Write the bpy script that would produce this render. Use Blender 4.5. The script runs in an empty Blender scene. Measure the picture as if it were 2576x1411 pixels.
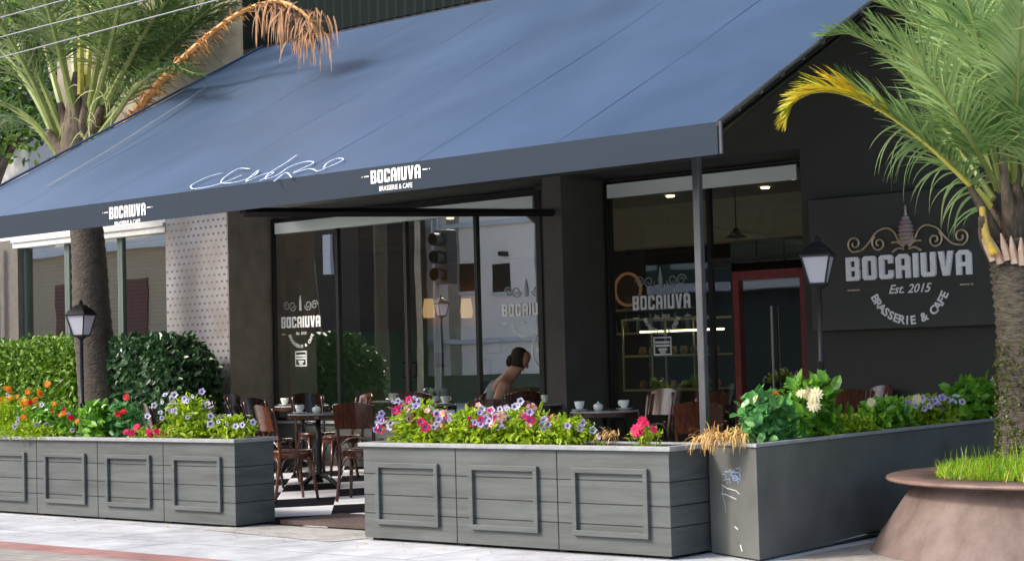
import bpy, math, random
from mathutils import Vector, Matrix
R = math.radians
rnd = random.Random(7)
S = bpy.context.scene
C = S.collection
# ------------------------------------------------------------------ camera
FPX = 4376.887; CX, CY = 1288.0, 705.5          # focal length and centre in picture units (picture 2576 wide)
M3 = Matrix(((0.75713, -0.05052, -0.65131), (0.65272, 0.01774, 0.75739), (-0.02671, -0.99857, 0.0464)))
CAM = Vector((6.54177, -9.0959, 1.29))
cd = bpy.data.cameras.new('camera'); cam = bpy.data.objects.new('camera', cd); C.objects.link(cam)
cd.sensor_width = 36; cd.lens = 36 * FPX / 2576; cd.clip_end = 500; cd.clip_start = 0.1
ax, ay, az = M3.col[0], -M3.col[1], -M3.col[2]
cam.matrix_world = Matrix(((ax[0], ay[0], az[0], CAM[0]), (ax[1], ay[1], az[1], CAM[1]), (ax[2], ay[2], az[2], CAM[2]), (0, 0, 0, 1)))
S.camera = cam
# ------------------------------------------------------------------ light
SUN = Vector((-0.52, -0.70, 0.70)).normalized()
w = bpy.data.worlds.new('World'); S.world = w; w.use_nodes = True
nt = w.node_tree; bg = nt.nodes['Background']; sky = nt.nodes.new('ShaderNodeTexSky'); sky.sky_type = 'NISHITA'
sky.sun_disc = False; sky.sun_elevation = math.asin(SUN.z); sky.sun_rotation = math.atan2(SUN.x, SUN.y) % (2 * math.pi)
sky.air_density = 1.0; sky.dust_density = 3.5
nt.links.new(sky.outputs[0], bg.inputs[0]); bg.inputs[1].default_value = 0.15
sl = bpy.data.lights.new('sun', 'SUN'); sl.energy = 1.35; sl.angle = R(8); sl.color = (1, 0.95, 0.87)
so = bpy.data.objects.new('sun', sl); C.objects.link(so); so.rotation_euler = SUN.to_track_quat('Z', 'Y').to_euler()
S.view_settings.view_transform = 'Standard'; S.view_settings.look = 'None'; S.view_settings.exposure = 1.2; S.view_settings.gamma = 1
S.render.resolution_x = 1024; S.render.resolution_y = 560
S.render.engine = 'CYCLES'; S.cycles.max_bounces = 10; S.cycles.transparent_max_bounces = 16
# ------------------------------------------------------------------ picture to place
def ray(px, py):
    return (M3 @ Vector((px - CX, py - CY, FPX))).normalized()
def at(px, py, axis, val):                       # the point of a known plane seen at a picture position
    r = ray(px, py); t = (val - CAM[axis]) / r[axis]; return CAM + r * t
def far(px, py, d):
    r = ray(px, py); return CAM + r * d
# ------------------------------------------------------------------ materials
def mat(name, col, rough=0.6, metal=0.0, var=0.0, scale=8.0, bump=0.0, bscale=60.0, spec=0.5, stretch=(1, 1, 1), col2=None, sheen=0, trans=0, detail=4):
    m = bpy.data.materials.new(name); m.use_nodes = True
    n = m.node_tree.nodes; l = m.node_tree.links; p = n['Principled BSDF']
    p.inputs['Base Color'].default_value = (*col, 1); p.inputs['Roughness'].default_value = rough
    p.inputs['Metallic'].default_value = metal; p.inputs['Specular IOR Level'].default_value = spec
    if sheen: p.inputs['Sheen Weight'].default_value = sheen
    tc = n.new('ShaderNodeTexCoord'); mp = n.new('ShaderNodeMapping'); mp.inputs['Scale'].default_value = stretch
    l.new(tc.outputs['Object'], mp.inputs[0])
    if var or col2:
        t = n.new('ShaderNodeTexNoise'); t.inputs['Scale'].default_value = scale; t.inputs['Detail'].default_value = detail; t.inputs['Roughness'].default_value = 0.65
        l.new(mp.outputs[0], t.inputs['Vector'])
        cr = n.new('ShaderNodeValToRGB'); l.new(t.outputs[0], cr.inputs[0])
        c2 = col2 or tuple(min(1, c * (1 + var)) for c in col)
        c1 = col if col2 else tuple(c * (1 - var) for c in col)
        cr.color_ramp.elements[0].position = 0.32; cr.color_ramp.elements[0].color = (*c1, 1)
        cr.color_ramp.elements[1].position = 0.68; cr.color_ramp.elements[1].color = (*c2, 1)
        l.new(cr.outputs[0], p.inputs['Base Color'])
        mr = n.new('ShaderNodeMapRange'); l.new(t.outputs[0], mr.inputs[0]); mr.inputs[3].default_value = max(0.02, rough - 0.1); mr.inputs[4].default_value = min(1, rough + 0.12)
        l.new(mr.outputs[0], p.inputs['Roughness'])
    if bump:
        b = n.new('ShaderNodeBump'); b.inputs['Strength'].default_value = bump; b.inputs['Distance'].default_value = 0.02
        t2 = n.new('ShaderNodeTexNoise'); t2.inputs['Scale'].default_value = bscale; t2.inputs['Detail'].default_value = 5
        l.new(mp.outputs[0], t2.inputs['Vector']); l.new(t2.outputs[0], b.inputs['Height']); l.new(b.outputs[0], p.inputs['Normal'])
    if trans:
        tr = n.new('ShaderNodeBsdfTranslucent'); mx = n.new('ShaderNodeMixShader'); mx.inputs[0].default_value = trans
        out = n['Material Output']
        src = p.inputs['Base Color'].links[0].from_socket if p.inputs['Base Color'].links else None
        if src: l.new(src, tr.inputs[0])
        else: tr.inputs[0].default_value = (*col, 1)
        l.new(p.outputs[0], mx.inputs[1]); l.new(tr.outputs[0], mx.inputs[2]); l.new(mx.outputs[0], out.inputs[0])
    return m
def leafmat(name, a, b, scale=3.0, trans=0.3, rough=0.45):
    m = mat(name, a, rough, col2=b, scale=scale, trans=trans, detail=2); return m
def emis(name, col, s):
    m = bpy.data.materials.new(name); m.use_nodes = True; p = m.node_tree.nodes['Principled BSDF']
    p.inputs['Base Color'].default_value = (*col, 1); p.inputs['Emission Color'].default_value = (*col, 1); p.inputs['Emission Strength'].default_value = s
    return m
def glassmat(name, refl, tint):
    m = bpy.data.materials.new(name); m.use_nodes = True; n = m.node_tree.nodes; l = m.node_tree.links; n.clear()
    o = n.new('ShaderNodeOutputMaterial'); t = n.new('ShaderNodeBsdfTransparent'); g = n.new('ShaderNodeBsdfGlossy'); mx = n.new('ShaderNodeMixShader')
    t.inputs[0].default_value = (*tint, 1); g.inputs[0].default_value = (.97, .97, .93, 1); g.inputs['Roughness'].default_value = 0.0
    lw = n.new('ShaderNodeLayerWeight'); lw.inputs[0].default_value = 0.25
    mr = n.new('ShaderNodeMapRange'); l.new(lw.outputs['Fresnel'], mr.inputs[0]); mr.inputs[3].default_value = refl; mr.inputs[4].default_value = 1
    tcn = n.new('ShaderNodeTexCoord'); nz = n.new('ShaderNodeTexNoise'); nz.inputs['Scale'].default_value = 1.1; bp = n.new('ShaderNodeBump'); bp.inputs['Strength'].default_value = 0.05; bp.inputs['Distance'].default_value = 0.012
    l.new(tcn.outputs['Object'], nz.inputs['Vector']); l.new(nz.outputs[0], bp.inputs['Height']); l.new(bp.outputs[0], g.inputs['Normal'])
    l.new(mr.outputs[0], mx.inputs[0]); l.new(t.outputs[0], mx.inputs[1]); l.new(g.outputs[0], mx.inputs[2]); l.new(mx.outputs[0], o.inputs[0])
    return m
MT = {}
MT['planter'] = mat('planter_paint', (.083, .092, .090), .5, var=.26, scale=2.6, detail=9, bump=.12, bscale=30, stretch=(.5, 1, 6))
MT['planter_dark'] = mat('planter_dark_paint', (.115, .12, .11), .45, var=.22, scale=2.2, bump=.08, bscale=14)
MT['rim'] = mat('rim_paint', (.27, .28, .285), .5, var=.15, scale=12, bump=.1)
MT['soil'] = mat('soil', (.03, .02, .013), .95, var=.5, scale=40, bump=1, bscale=50)
MT['black'] = mat('black_wall_paint', (.040, .040, .034), .75, var=.12, scale=2, bump=.05, bscale=120)
MT['sign'] = mat('sign_panel_paint', (.042, .043, .038), .5, var=.1, scale=2)
MT['pillar'] = mat('pillar_paint', (.085, .078, .066), .7, var=.15, scale=3)
MT['frame'] = mat('black_metal', (.012, .012, .013), .4, metal=.2)
MT['post'] = mat('post_metal', (.085, .088, .095), .42, metal=.5, var=.15, scale=6)
MT['fabric'] = mat('awning_fabric_skylit', (.039, .074, .142), .48, var=.15, scale=.5, bump=.15, bscale=1.6, spec=.65, stretch=(1, .45, 1))  # sun and sky light on the slope put into the blue; cloth as valance
MT['seam'] = mat('awning_seam_skylit', (.0375, .072, .138), .5)  # seams carry the slope's painted-in sky blue
MT['valance'] = mat('valance_fabric', (.016, .027, .043), .8, var=.1, scale=2, spec=.3)  # same cloth as the slope, coloured as its less lit face
MT['under'] = mat('awning_lining', (.012, .013, .016), .8)
MT['white'] = mat('white_lettering', (.86, .86, .84), .5, var=.04)
MT['decal'] = mat('window_lettering', (.93, .96, .94), .6)
MT['decal_dim'] = mat('window_lettering_faint', (.34, .38, .38), .6)
MT['metal_letter'] = mat('brushed_metal_letters', (.88, .87, .87), .5, var=.1, scale=40)
MT['gold'] = mat('pale_gold_scroll', (.62, .5, .34), .35, metal=.5, var=.2, scale=30)
MT['sill'] = mat('white_window_frame', (.62, .62, .6), .5, var=.1)
MT['wood'] = mat('dark_varnished_wood', (.075, .024, .013), .2, col2=(.022, .009, .006), scale=7, stretch=(6, 6, .7), spec=.8)
MT['wood_red'] = mat('reddish_varnished_wood', (.17, .055, .026), .2, col2=(.07, .022, .012), scale=6, stretch=(6, 6, .7), spec=.8)
MT['top'] = mat('table_top_stone', (.33, .33, .34), .12, var=.15, scale=20)
MT['porcelain'] = mat('white_porcelain', (.8, .84, .8), .15)
MT['red'] = mat('red_door_paint', (.20, .018, .016), .5, var=.3, scale=20, bump=.4, bscale=90)
MT['corten'] = mat('rusted_steel', (.20, .148, .132), .75, col2=(.10, .066, .055), scale=3.8, bump=.1, bscale=40, stretch=(1, 1, .45), detail=8)
MT['corten_rim'] = mat('rusted_steel_rim', (.18, .115, .095), .55, var=.3, scale=6)
MT['bark'] = mat('dark_palm_bark', (.036, .028, .021), .9, col2=(.085, .07, .055), scale=9, bump=1, bscale=22, stretch=(1, 1, 1.6), detail=8)
MT['bark_pale'] = mat('pale_palm_bark', (.030, .025, .016), .95, col2=(.20, .17, .125), scale=14, bump=1.5, bscale=34, stretch=(1, 1, 5), detail=9)
MT['sheath'] = mat('palm_leaf_base', (.03, .018, .014), .8, col2=(.17, .13, .08), scale=9, stretch=(2, 2, .5), detail=8, bump=.8, bscale=30)
MT['frond'] = leafmat('palm_leaflet_green', (.16, .29, .08), (.37, .51, .20), 2.5)
MT['frond_olive'] = leafmat('palm_leaflet_olive', (.09, .135, .035), (.26, .33, .12), 3)
MT['orange_leaf'] = leafmat('palm_leaflet_orange', (.60, .33, .10), (.42, .22, .08), 6, .15, .7)
MT['frond_dark'] = leafmat('palm_leaflet_dark', (.035, .09, .022), (.12, .20, .05), 2.5)
MT['frond_yel'] = leafmat('palm_leaflet_yellow', (.72, .50, .02), (.40, .42, .03), 5)
MT['frond_dead'] = leafmat('palm_leaflet_dry', (.42, .21, .09), (.20, .11, .06), 6, .15, .7)
MT['rib'] = mat('palm_rib', (.22, .27, .07), .45, var=.25, scale=4)
MT['rib_yel'] = mat('palm_rib_yellow', (.62, .56, .10), .45, var=.2, scale=4)
MT['rib_dead'] = mat('palm_rib_dry', (.60, .32, .12), .6, var=.25, scale=5)
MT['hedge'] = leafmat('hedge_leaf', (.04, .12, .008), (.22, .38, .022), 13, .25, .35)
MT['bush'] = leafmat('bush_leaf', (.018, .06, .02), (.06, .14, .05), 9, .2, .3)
MT['lime'] = leafmat('petunia_leaf', (.13, .27, .008), (.46, .60, .012), 12, .35)
MT['mid'] = leafmat('broad_leaf', (.06, .22, .015), (.24, .50, .04), 9, .3, .3)
MT['blue_leaf'] = leafmat('blue_green_leaf', (.035, .17, .035), (.14, .38, .10), 9, .25, .3)
MT['grass'] = leafmat('grass_blade', (.13, .30, .01), (.40, .58, .03), 5, .4)
MT['dry'] = leafmat('dry_stem', (.55, .33, .10), (.74, .50, .20), 12, .2, .8)
MT['mauve'] = mat('mauve_petal', (.46, .40, .64), .6, var=.25, scale=30, trans=.3)
MT['palemauve'] = mat('pale_mauve_petal', (.68, .66, .80), .6, var=.12, scale=30, trans=.3)
MT['magenta'] = mat('magenta_petal', (.74, .02, .13), .6, trans=.25)
MT['redp'] = mat('red_petal', (.72, .012, .03), .6, trans=.25)
MT['pink'] = mat('pink_striped_petal', (.85, .55, .60), .6, trans=.25)
MT['orange'] = mat('orange_petal', (.86, .30, .01), .6, trans=.25)
MT['cream'] = mat('cream_petal', (.80, .74, .50), .6, trans=.25)
MT['lamp'] = mat('black_lamp_metal', (.02, .02, .023), .4, metal=.4)
MT['lampglass'] = mat('frosted_lamp_glass', (.66, .66, .74), .35, trans=.35)
MT['cable'] = mat('grey_cable', (.22, .23, .25), .6)
MT['concrete'] = mat('beige_concrete', (.33, .29, .22), .85, var=.25, scale=2, bump=.2, bscale=25)
MT['clad'] = mat('dark_green_cladding', (.0025, .008, .0075), .7, spec=.15)
MT['render'] = mat('pale_render', (.62, .62, .63), .8, var=.06, scale=1.5)
MT['opp'] = mat('white_street_render', (.93, .82, .72), .8, var=.04, scale=.6)
MT['glass'] = glassmat('window_glass', .56, (.72, .84, .78))
MT['glass2'] = glassmat('clear_window_glass', .16, (.78, .88, .85))
MT['ceil'] = mat('grey_ceiling', (.42, .40, .37), .8)
MT['beige'] = mat('beige_bulkhead', (.62, .50, .34), .7, var=.08)
MT['greenwall'] = mat('green_interior_wall', (.22, .42, .20), .7, var=.15, scale=2)
MT['skin'] = mat('tan_skin', (.50, .26, .16), .5, var=.08, scale=10)
MT['hair'] = mat('dark_hair', (.035, .02, .012), .8, var=.5, scale=60, bump=1, bscale=80)
MT['cloth_grey'] = mat('grey_knit_top', (.22, .25, .25), .85, var=.1, scale=30)
MT['teal'] = mat('turquoise_cloth', (.10, .42, .46), .8)
MT['warm'] = emis('warm_lamp_shade', (1.0, .55, .22), .5)
MT['spot'] = emis('warm_downlight', (1.0, .75, .45), 2.5)
MT['blind'] = mat('pale_roller_blind', (.76, .84, .78), .6)
MT['brown'] = mat('brown_interior_wall', (.055, .035, .025), .7, var=.2, scale=3)
MT['mat'] = mat('brown_doormat', (.10, .07, .06), .95, var=.25, scale=30, bump=.4, bscale=200)
MT['steel'] = mat('brushed_steel', (.5, .5, .48), .3, metal=.8)
MT['yellowish'] = mat('brass_edge', (.5, .42, .2), .35, metal=.6)
def tiled(name):          # small upright tiles, staggered, with a dark open end joint
    m = mat(name, (.58, .55, .555), .45); n = m.node_tree.nodes; l = m.node_tree.links; p = n['Principled BSDF']
    def mt(op, a, b=None):
        q = n.new('ShaderNodeMath'); q.operation = op
        for k, v in enumerate((a, b)):
            if v is None: continue
            if isinstance(v, (int, float)): q.inputs[k].default_value = v
            else: l.new(v, q.inputs[k])
        return q.outputs[0]
    tc = n.new('ShaderNodeTexCoord'); sp = n.new('ShaderNodeSeparateXYZ'); l.new(tc.outputs['Object'], sp.inputs[0])
    u = mt('DIVIDE', mt('ADD', sp.outputs[0], sp.outputs[1]), .047); col = mt('FLOOR', u); fu = mt('FRACT', u)
    odd = mt('MODULO', mt('ADD', col, 1000.0), 2.0); v = mt('ADD', mt('DIVIDE', sp.outputs[2], .166), mt('MULTIPLY', odd, .5)); fv = mt('FRACT', mt('ADD', v, 100.0))
    dash = mt('MULTIPLY', mt('LESS_THAN', fv, .16), mt('GREATER_THAN', fu, .12)); side = mt('MULTIPLY', mt('LESS_THAN', fu, .14), .22)
    nz = n.new('ShaderNodeTexNoise'); nz.inputs['Scale'].default_value = 2.2; nz.inputs['Detail'].default_value = 6; l.new(tc.outputs['Object'], nz.inputs[0])
    dk = mt('MAXIMUM', mt('MULTIPLY', mt('MULTIPLY', dash, nz.outputs[0]), 1.7), side)
    c1 = n.new('ShaderNodeValToRGB'); c1.color_ramp.elements[0].color = (.21, .19, .18, 1); c1.color_ramp.elements[1].color = (.30, .295, .31, 1); c1.color_ramp.elements[0].position = .35; c1.color_ramp.elements[1].position = .65; l.new(nz.outputs[0], c1.inputs[0])
    mx = n.new('ShaderNodeMix'); mx.data_type = 'RGBA'; l.new(dk, mx.inputs[0]); l.new(c1.outputs[0], mx.inputs[6]); mx.inputs[7].default_value = (.07, .065, .07, 1)
    l.new(mx.outputs[2], p.inputs['Base Color']); return m
MT['tile'] = tiled('grey_mosaic_tiles')
def paving(name, c1, c2, w_, h_, mortar, ms=.006, rot=0.0, bump=.3):
    m = mat(name, c1, .8); n = m.node_tree.nodes; l = m.node_tree.links; p = n['Principled BSDF']
    tc = n.new('ShaderNodeTexCoord'); mp = n.new('ShaderNodeMapping'); mp.inputs['Rotation'].default_value = (0, 0, rot)
    l.new(tc.outputs['Object'], mp.inputs[0]); br = n.new('ShaderNodeTexBrick'); l.new(mp.outputs[0], br.inputs[0])
    br.inputs['Scale'].default_value = 1; br.inputs['Brick Width'].default_value = w_; br.inputs['Row Height'].default_value = h_; br.inputs['Mortar Size'].default_value = ms
    br.inputs['Color1'].default_value = (*c1, 1); br.inputs['Color2'].default_value = (*c2, 1); br.inputs['Mortar'].default_value = (*mortar, 1)
    nz = n.new('ShaderNodeTexNoise'); nz.inputs['Scale'].default_value = 3.5; nz.inputs['Detail'].default_value = 9; nz.inputs['Roughness'].default_value = .75; l.new(mp.outputs[0], nz.inputs[0])
    mr = n.new('ShaderNodeMapRange'); l.new(nz.outputs[0], mr.inputs[0]); mr.inputs[1].default_value = .3; mr.inputs[2].default_value = .7; mr.inputs[3].default_value = .66; mr.inputs[4].default_value = 1.12
    n3 = n.new('ShaderNodeTexNoise'); n3.inputs['Scale'].default_value = .9; n3.inputs['Detail'].default_value = 7; n3.inputs['Distortion'].default_value = 1.2; l.new(mp.outputs[0], n3.inputs[0])
    r3 = n.new('ShaderNodeMapRange'); l.new(n3.outputs[0], r3.inputs[0]); r3.inputs[1].default_value = .4; r3.inputs[2].default_value = .62; r3.inputs[3].default_value = 1.05; r3.inputs[4].default_value = .80
    vo = n.new('ShaderNodeTexVoronoi'); vo.inputs['Scale'].default_value = 5.5; l.new(mp.outputs[0], vo.inputs[0]); r4 = n.new('ShaderNodeMapRange'); l.new(vo.outputs['Distance'], r4.inputs[0]); r4.inputs[1].default_value = .05; r4.inputs[2].default_value = .11; r4.inputs[3].default_value = .72; r4.inputs[4].default_value = 1
    m5 = n.new('ShaderNodeMath'); m5.operation = 'MULTIPLY'; l.new(r3.outputs[0], m5.inputs[0]); l.new(r4.outputs[0], m5.inputs[1]); m6 = n.new('ShaderNodeMath'); m6.operation = 'MULTIPLY'; l.new(m5.outputs[0], m6.inputs[0]); l.new(mr.outputs[0], m6.inputs[1])
    mx = n.new('ShaderNodeMix'); mx.data_type = 'RGBA'; mx.blend_type = 'MULTIPLY'; mx.inputs[0].default_value = 1
    l.new(br.outputs[0], mx.inputs[6]); l.new(m6.outputs[0], mx.inputs[7]); l.new(mx.outputs[2], p.inputs['Base Color'])
    n2 = n.new('ShaderNodeTexNoise'); n2.inputs['Scale'].default_value = 70; n2.inputs['Detail'].default_value = 4; l.new(mp.outputs[0], n2.inputs[0])
    b = n.new('ShaderNodeBump'); b.inputs['Distance'].default_value = .01; b.inputs['Strength'].default_value = bump; l.new(n2.outputs[0], b.inputs['Height']); l.new(b.outputs[0], p.inputs['Normal'])
    return m
MT['pave'] = paving('pale_stone_paving', (.56, .57, .59), (.49, .50, .52), 1.6, .8, (.20, .20, .21), .008)
MT['chip'] = paving('rough_stone_chips', (.56, .55, .51), (.44, .43, .41), .06, .05, (.36, .35, .33), .006, .3, 1)
MT['redpave'] = paving('red_pavers', (.44, .20, .18), (.36, .17, .15), .22, .11, (.30, .22, .19), .006)
MT['road'] = paving('beige_pavers', (.38, .35, .31), (.34, .31, .28), .22, .11, (.22, .2, .18), .006)
def checker():
    m = mat('checker_floor', (.5, .5, .5), .95, spec=.05); n = m.node_tree.nodes; l = m.node_tree.links; p = n['Principled BSDF']
    tc = n.new('ShaderNodeTexCoord'); mp = n.new('ShaderNodeMapping'); mp.vector_type = 'POINT'
    mp.inputs['Rotation'].default_value = (0, 0, R(45)); mp.inputs['Scale'].default_value = (1, 1, 0)
    m2 = n.new('ShaderNodeMapping'); m2.inputs['Scale'].default_value = (1 / .80, 1 / .56, 0); m2.inputs['Location'].default_value = (.0, .07, .5); l.new(mp.outputs[0], m2.inputs[0])
    l.new(tc.outputs['Object'], mp.inputs[0]); ck = n.new('ShaderNodeTexChecker'); ck.inputs['Scale'].default_value = 1.0
    ck.inputs[1].default_value = (.74, .74, .77, 1); ck.inputs[2].default_value = (.010, .009, .014, 1)
    l.new(m2.outputs[0], ck.inputs[0])
    nz = n.new('ShaderNodeTexNoise'); nz.inputs['Scale'].default_value = 9; nz.inputs['Detail'].default_value = 6; l.new(tc.outputs['Object'], nz.inputs[0])
    mr = n.new('ShaderNodeMapRange'); l.new(nz.outputs[0], mr.inputs[0]); mr.inputs[3].default_value = .8; mr.inputs[4].default_value = 1.1
    mx = n.new('ShaderNodeMix'); mx.data_type = 'RGBA'; mx.blend_type = 'MULTIPLY'; mx.inputs[0].default_value = 1
    l.new(ck.outputs[0], mx.inputs[6]); l.new(mr.outputs[0], mx.inputs[7]); l.new(mx.outputs[2], p.inputs['Base Color'])
    return m
MT['checker'] = checker()
# ------------------------------------------------------------------ mesh helpers
class MB:
    def __init__(s): s.v = []; s.f = []; s.mi = []
    def add(s, vs, fs, mi=0):
        o = len(s.v); s.v += [tuple(a) for a in vs]; s.f += [tuple(i + o for i in f) for f in fs]; s.mi += [mi] * len(fs); return s
    def box(s, x0, y0, z0, x1, y1, z1, mi=0):
        vs = [(x0, y0, z0), (x1, y0, z0), (x1, y1, z0), (x0, y1, z0), (x0, y0, z1), (x1, y0, z1), (x1, y1, z1), (x0, y1, z1)]
        return s.add(vs, [(0, 3, 2, 1), (4, 5, 6, 7), (0, 1, 5, 4), (1, 2, 6, 5), (2, 3, 7, 6), (3, 0, 4, 7)], mi)
    def prism(s, poly, z0, z1, mi=0):              # poly in xy
        n = len(poly); vs = [(x, y, z0) for x, y in poly] + [(x, y, z1) for x, y in poly]
        return s.add(vs, [tuple(range(n))[::-1], tuple(range(n, 2 * n))] + [(i, (i + 1) % n, n + (i + 1) % n, n + i) for i in range(n)], mi)
    def tube(s, pts, rad, k=8, mi=0, cap=True):
        pts = [Vector(p) for p in pts]; n = len(pts)
        if not isinstance(rad, (list, tuple)): rad = [rad] * n
        up = Vector((.013, .021, 1)); vs = []
        t0 = (pts[1] - pts[0]).normalized(); a = t0.orthogonal().normalized()
        for i, p in enumerate(pts):
            t = (pts[min(i + 1, n - 1)] - pts[max(i - 1, 0)]).normalized()
            a = (a - t * a.dot(t)).normalized(); b = t.cross(a)
            for j in range(k):
                q = 2 * math.pi * (j + .5) / k; vs.append(p + (a * math.cos(q) + b * math.sin(q)) * rad[i])
        fs = [(i * k + j, i * k + (j + 1) % k, (i + 1) * k + (j + 1) % k, (i + 1) * k + j) for i in range(n - 1) for j in range(k)]
        if cap: fs += [tuple(range(k))[::-1], tuple((n - 1) * k + j for j in range(k))]
        return s.add(vs, fs, mi)
    def lathe(s, prof, cx=0, cy=0, k=24, mi=0, cap=False, sx=1, sy=1, ph=0):
        vs = []
        for r_, z in prof:
            for j in range(k):
                q = 2 * math.pi * j / k + ph; vs.append((cx + r_ * sx * math.cos(q), cy + r_ * sy * math.sin(q), z))
        n = len(prof); fs = [(i * k + j, i * k + (j + 1) % k, (i + 1) * k + (j + 1) % k, (i + 1) * k + j) for i in range(n - 1) for j in range(k)]
        if cap: fs += [tuple(range(k))[::-1], tuple((n - 1) * k + j for j in range(k))]
        return s.add(vs, fs, mi)
    def build(s, name, m, parent=None, smooth=False, bevel=0, loc=None):
        me = bpy.data.meshes.new(name); me.from_pydata(s.v, [], s.f)
        for q in (m if isinstance(m, (list, tuple)) else [m]): me.materials.append(q)
        me.polygons.foreach_set('material_index', s.mi)
        if smooth: me.polygons.foreach_set('use_smooth', [True] * len(s.f))
        me.update(); o = bpy.data.objects.new(name, me); C.objects.link(o)
        if parent: o.parent = parent
        if loc: o.location = loc
        if bevel:
            b = o.modifiers.new('bevel', 'BEVEL'); b.width = bevel; b.segments = 2; b.limit_method = 'ANGLE'
        return o
def tag(o, label=None, cat=None, group=None, kind=None):
    if label: o['label'] = label
    if cat: o['category'] = cat
    if group: o['group'] = group
    if kind: o['kind'] = kind
    return o
def thing(name, label, cat, loc=(0, 0, 0), rz=0, group=None):
    o = bpy.data.objects.new(name, None); C.objects.link(o); o.location = loc; o.rotation_euler = (0, 0, rz)
    o.empty_display_size = .1
    return tag(o, label, cat, group)
def part(name, mb, m, parent, **k): return mb.build(name, m, parent, **k)
def copy_tree(o, parent=None):
    c = o.copy(); C.objects.link(c); c.parent = parent
    for ch in o.children: copy_tree(ch, c)
    return c
def bez(p0, p1, p2, n, p3=None):
    o = []
    for i in range(n + 1):
        t = i / n; u = 1 - t
        if p3 is None: o.append(p0 * u * u + p1 * 2 * u * t + p2 * t * t)
        else: o.append(p0 * u ** 3 + p1 * 3 * u * u * t + p2 * 3 * u * t * t + p3 * t ** 3)
    return o
def catmull(P, n):
    P = [Vector(p) for p in P]; Q = [P[0] * 2 - P[1]] + P + [P[-1] * 2 - P[-2]]; o = []
    for i in range(1, len(Q) - 2):
        a, b, c, d = Q[i - 1], Q[i], Q[i + 1], Q[i + 2]
        for k in range(n):
            t = k / n; o.append(.5 * ((2 * b) + (c - a) * t + (2 * a - 5 * b + 4 * c - d) * t * t + (3 * b - a - 3 * c + d) * t ** 3))
    o.append(P[-1]); return o
# ------------------------------------------------------------------ lettering helpers
def glyph(ch):
    s = .21; c = .09; W = .6
    L = [(c, 0), (s, 0), (s, 1), (c, 1), (0, 1 - c), (0, c)]
    Rr = [(W - x, y) for x, y in L][::-1]
    def mid(a, b): return [(s, a), (W - s, a), (W - s, b), (s, b)]
    if ch == 'I': return [[(0, 0), (s, 0), (s, 1), (0, 1)]], s
    if ch == 'O': return [L, Rr, mid(0, .19), mid(.81, 1)], W
    if ch == 'U': return [[(0, c), (c, 0), (s, 0), (s, 1), (0, 1)], [(W - s, 0), (W - c, 0), (W, c), (W, 1), (W - s, 1)], mid(0, .19)], W
    if ch == 'C': return [L, mid(0, .19), mid(.81, 1), [(W - s, .64), (W, .64), (W, 1 - c), (W - c, 1), (W - s, 1)], [(W - s, 0), (W - c, 0), (W, c), (W, .36), (W - s, .36)]], W
    if ch == 'A': return [[(0, 0), (s, 0), (s, 1), (c * 1.6, 1), (0, 1 - c * 1.6)], [(W - s, 0), (W, 0), (W, 1 - c * 1.6), (W - c * 1.6, 1), (W - s, 1)], mid(.81, 1), mid(.34, .52)], W
    if ch == 'B': return [[(0, 0), (s, 0), (s, 1), (0, 1)], mid(0, .17), mid(.42, .58), mid(.83, 1), [(W - s, 0), (W - c, 0), (W, c), (W, .42), (W - .05, .5), (W - s, .5)], [(W - s, .5), (W - .05, .5), (W - .02, .57), (W - .02, 1 - c), (W - c, 1), (W - s, 1)]], W
    if ch == 'V': return [[(0, 1), (.17, 0), (.3, 0), (.3, .33), (.21, 1)], [(.6, 1), (.39, 1), (.3, .33), (.3, 0), (.43, 0)]], W
def wordpolys(word='BOCAIUVA', gap=.12):
    x = 0; out = []
    for ch in word:
        g, w_ = glyph(ch); out += [[(x + a, b) for a, b in p] for p in g]; x += w_ + gap
    tot = x - gap; return [[(a / tot, b) for a, b in p] for p in out]
_tc = {}
def textmesh(txt, bold=.0, shear=0.0):
    key = (txt, bold, shear)
    if key in _tc: return _tc[key]
    cu = bpy.data.curves.new('t', 'FONT'); cu.body = txt; cu.offset = bold; cu.shear = shear; cu.resolution_u = 3; cu.align_x = 'CENTER'
    ob = bpy.data.objects.new('t', cu); C.objects.link(ob)
    me = bpy.data.meshes.new_from_object(ob); C.objects.unlink(ob)
    vs = [tuple(v.co) for v in me.vertices]; fs = [tuple(p.vertices) for p in me.polygons]
    bpy.data.objects.remove(ob); bpy.data.curves.remove(cu); bpy.data.meshes.remove(me)
    _tc[key] = (vs, fs); return _tc[key]
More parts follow.
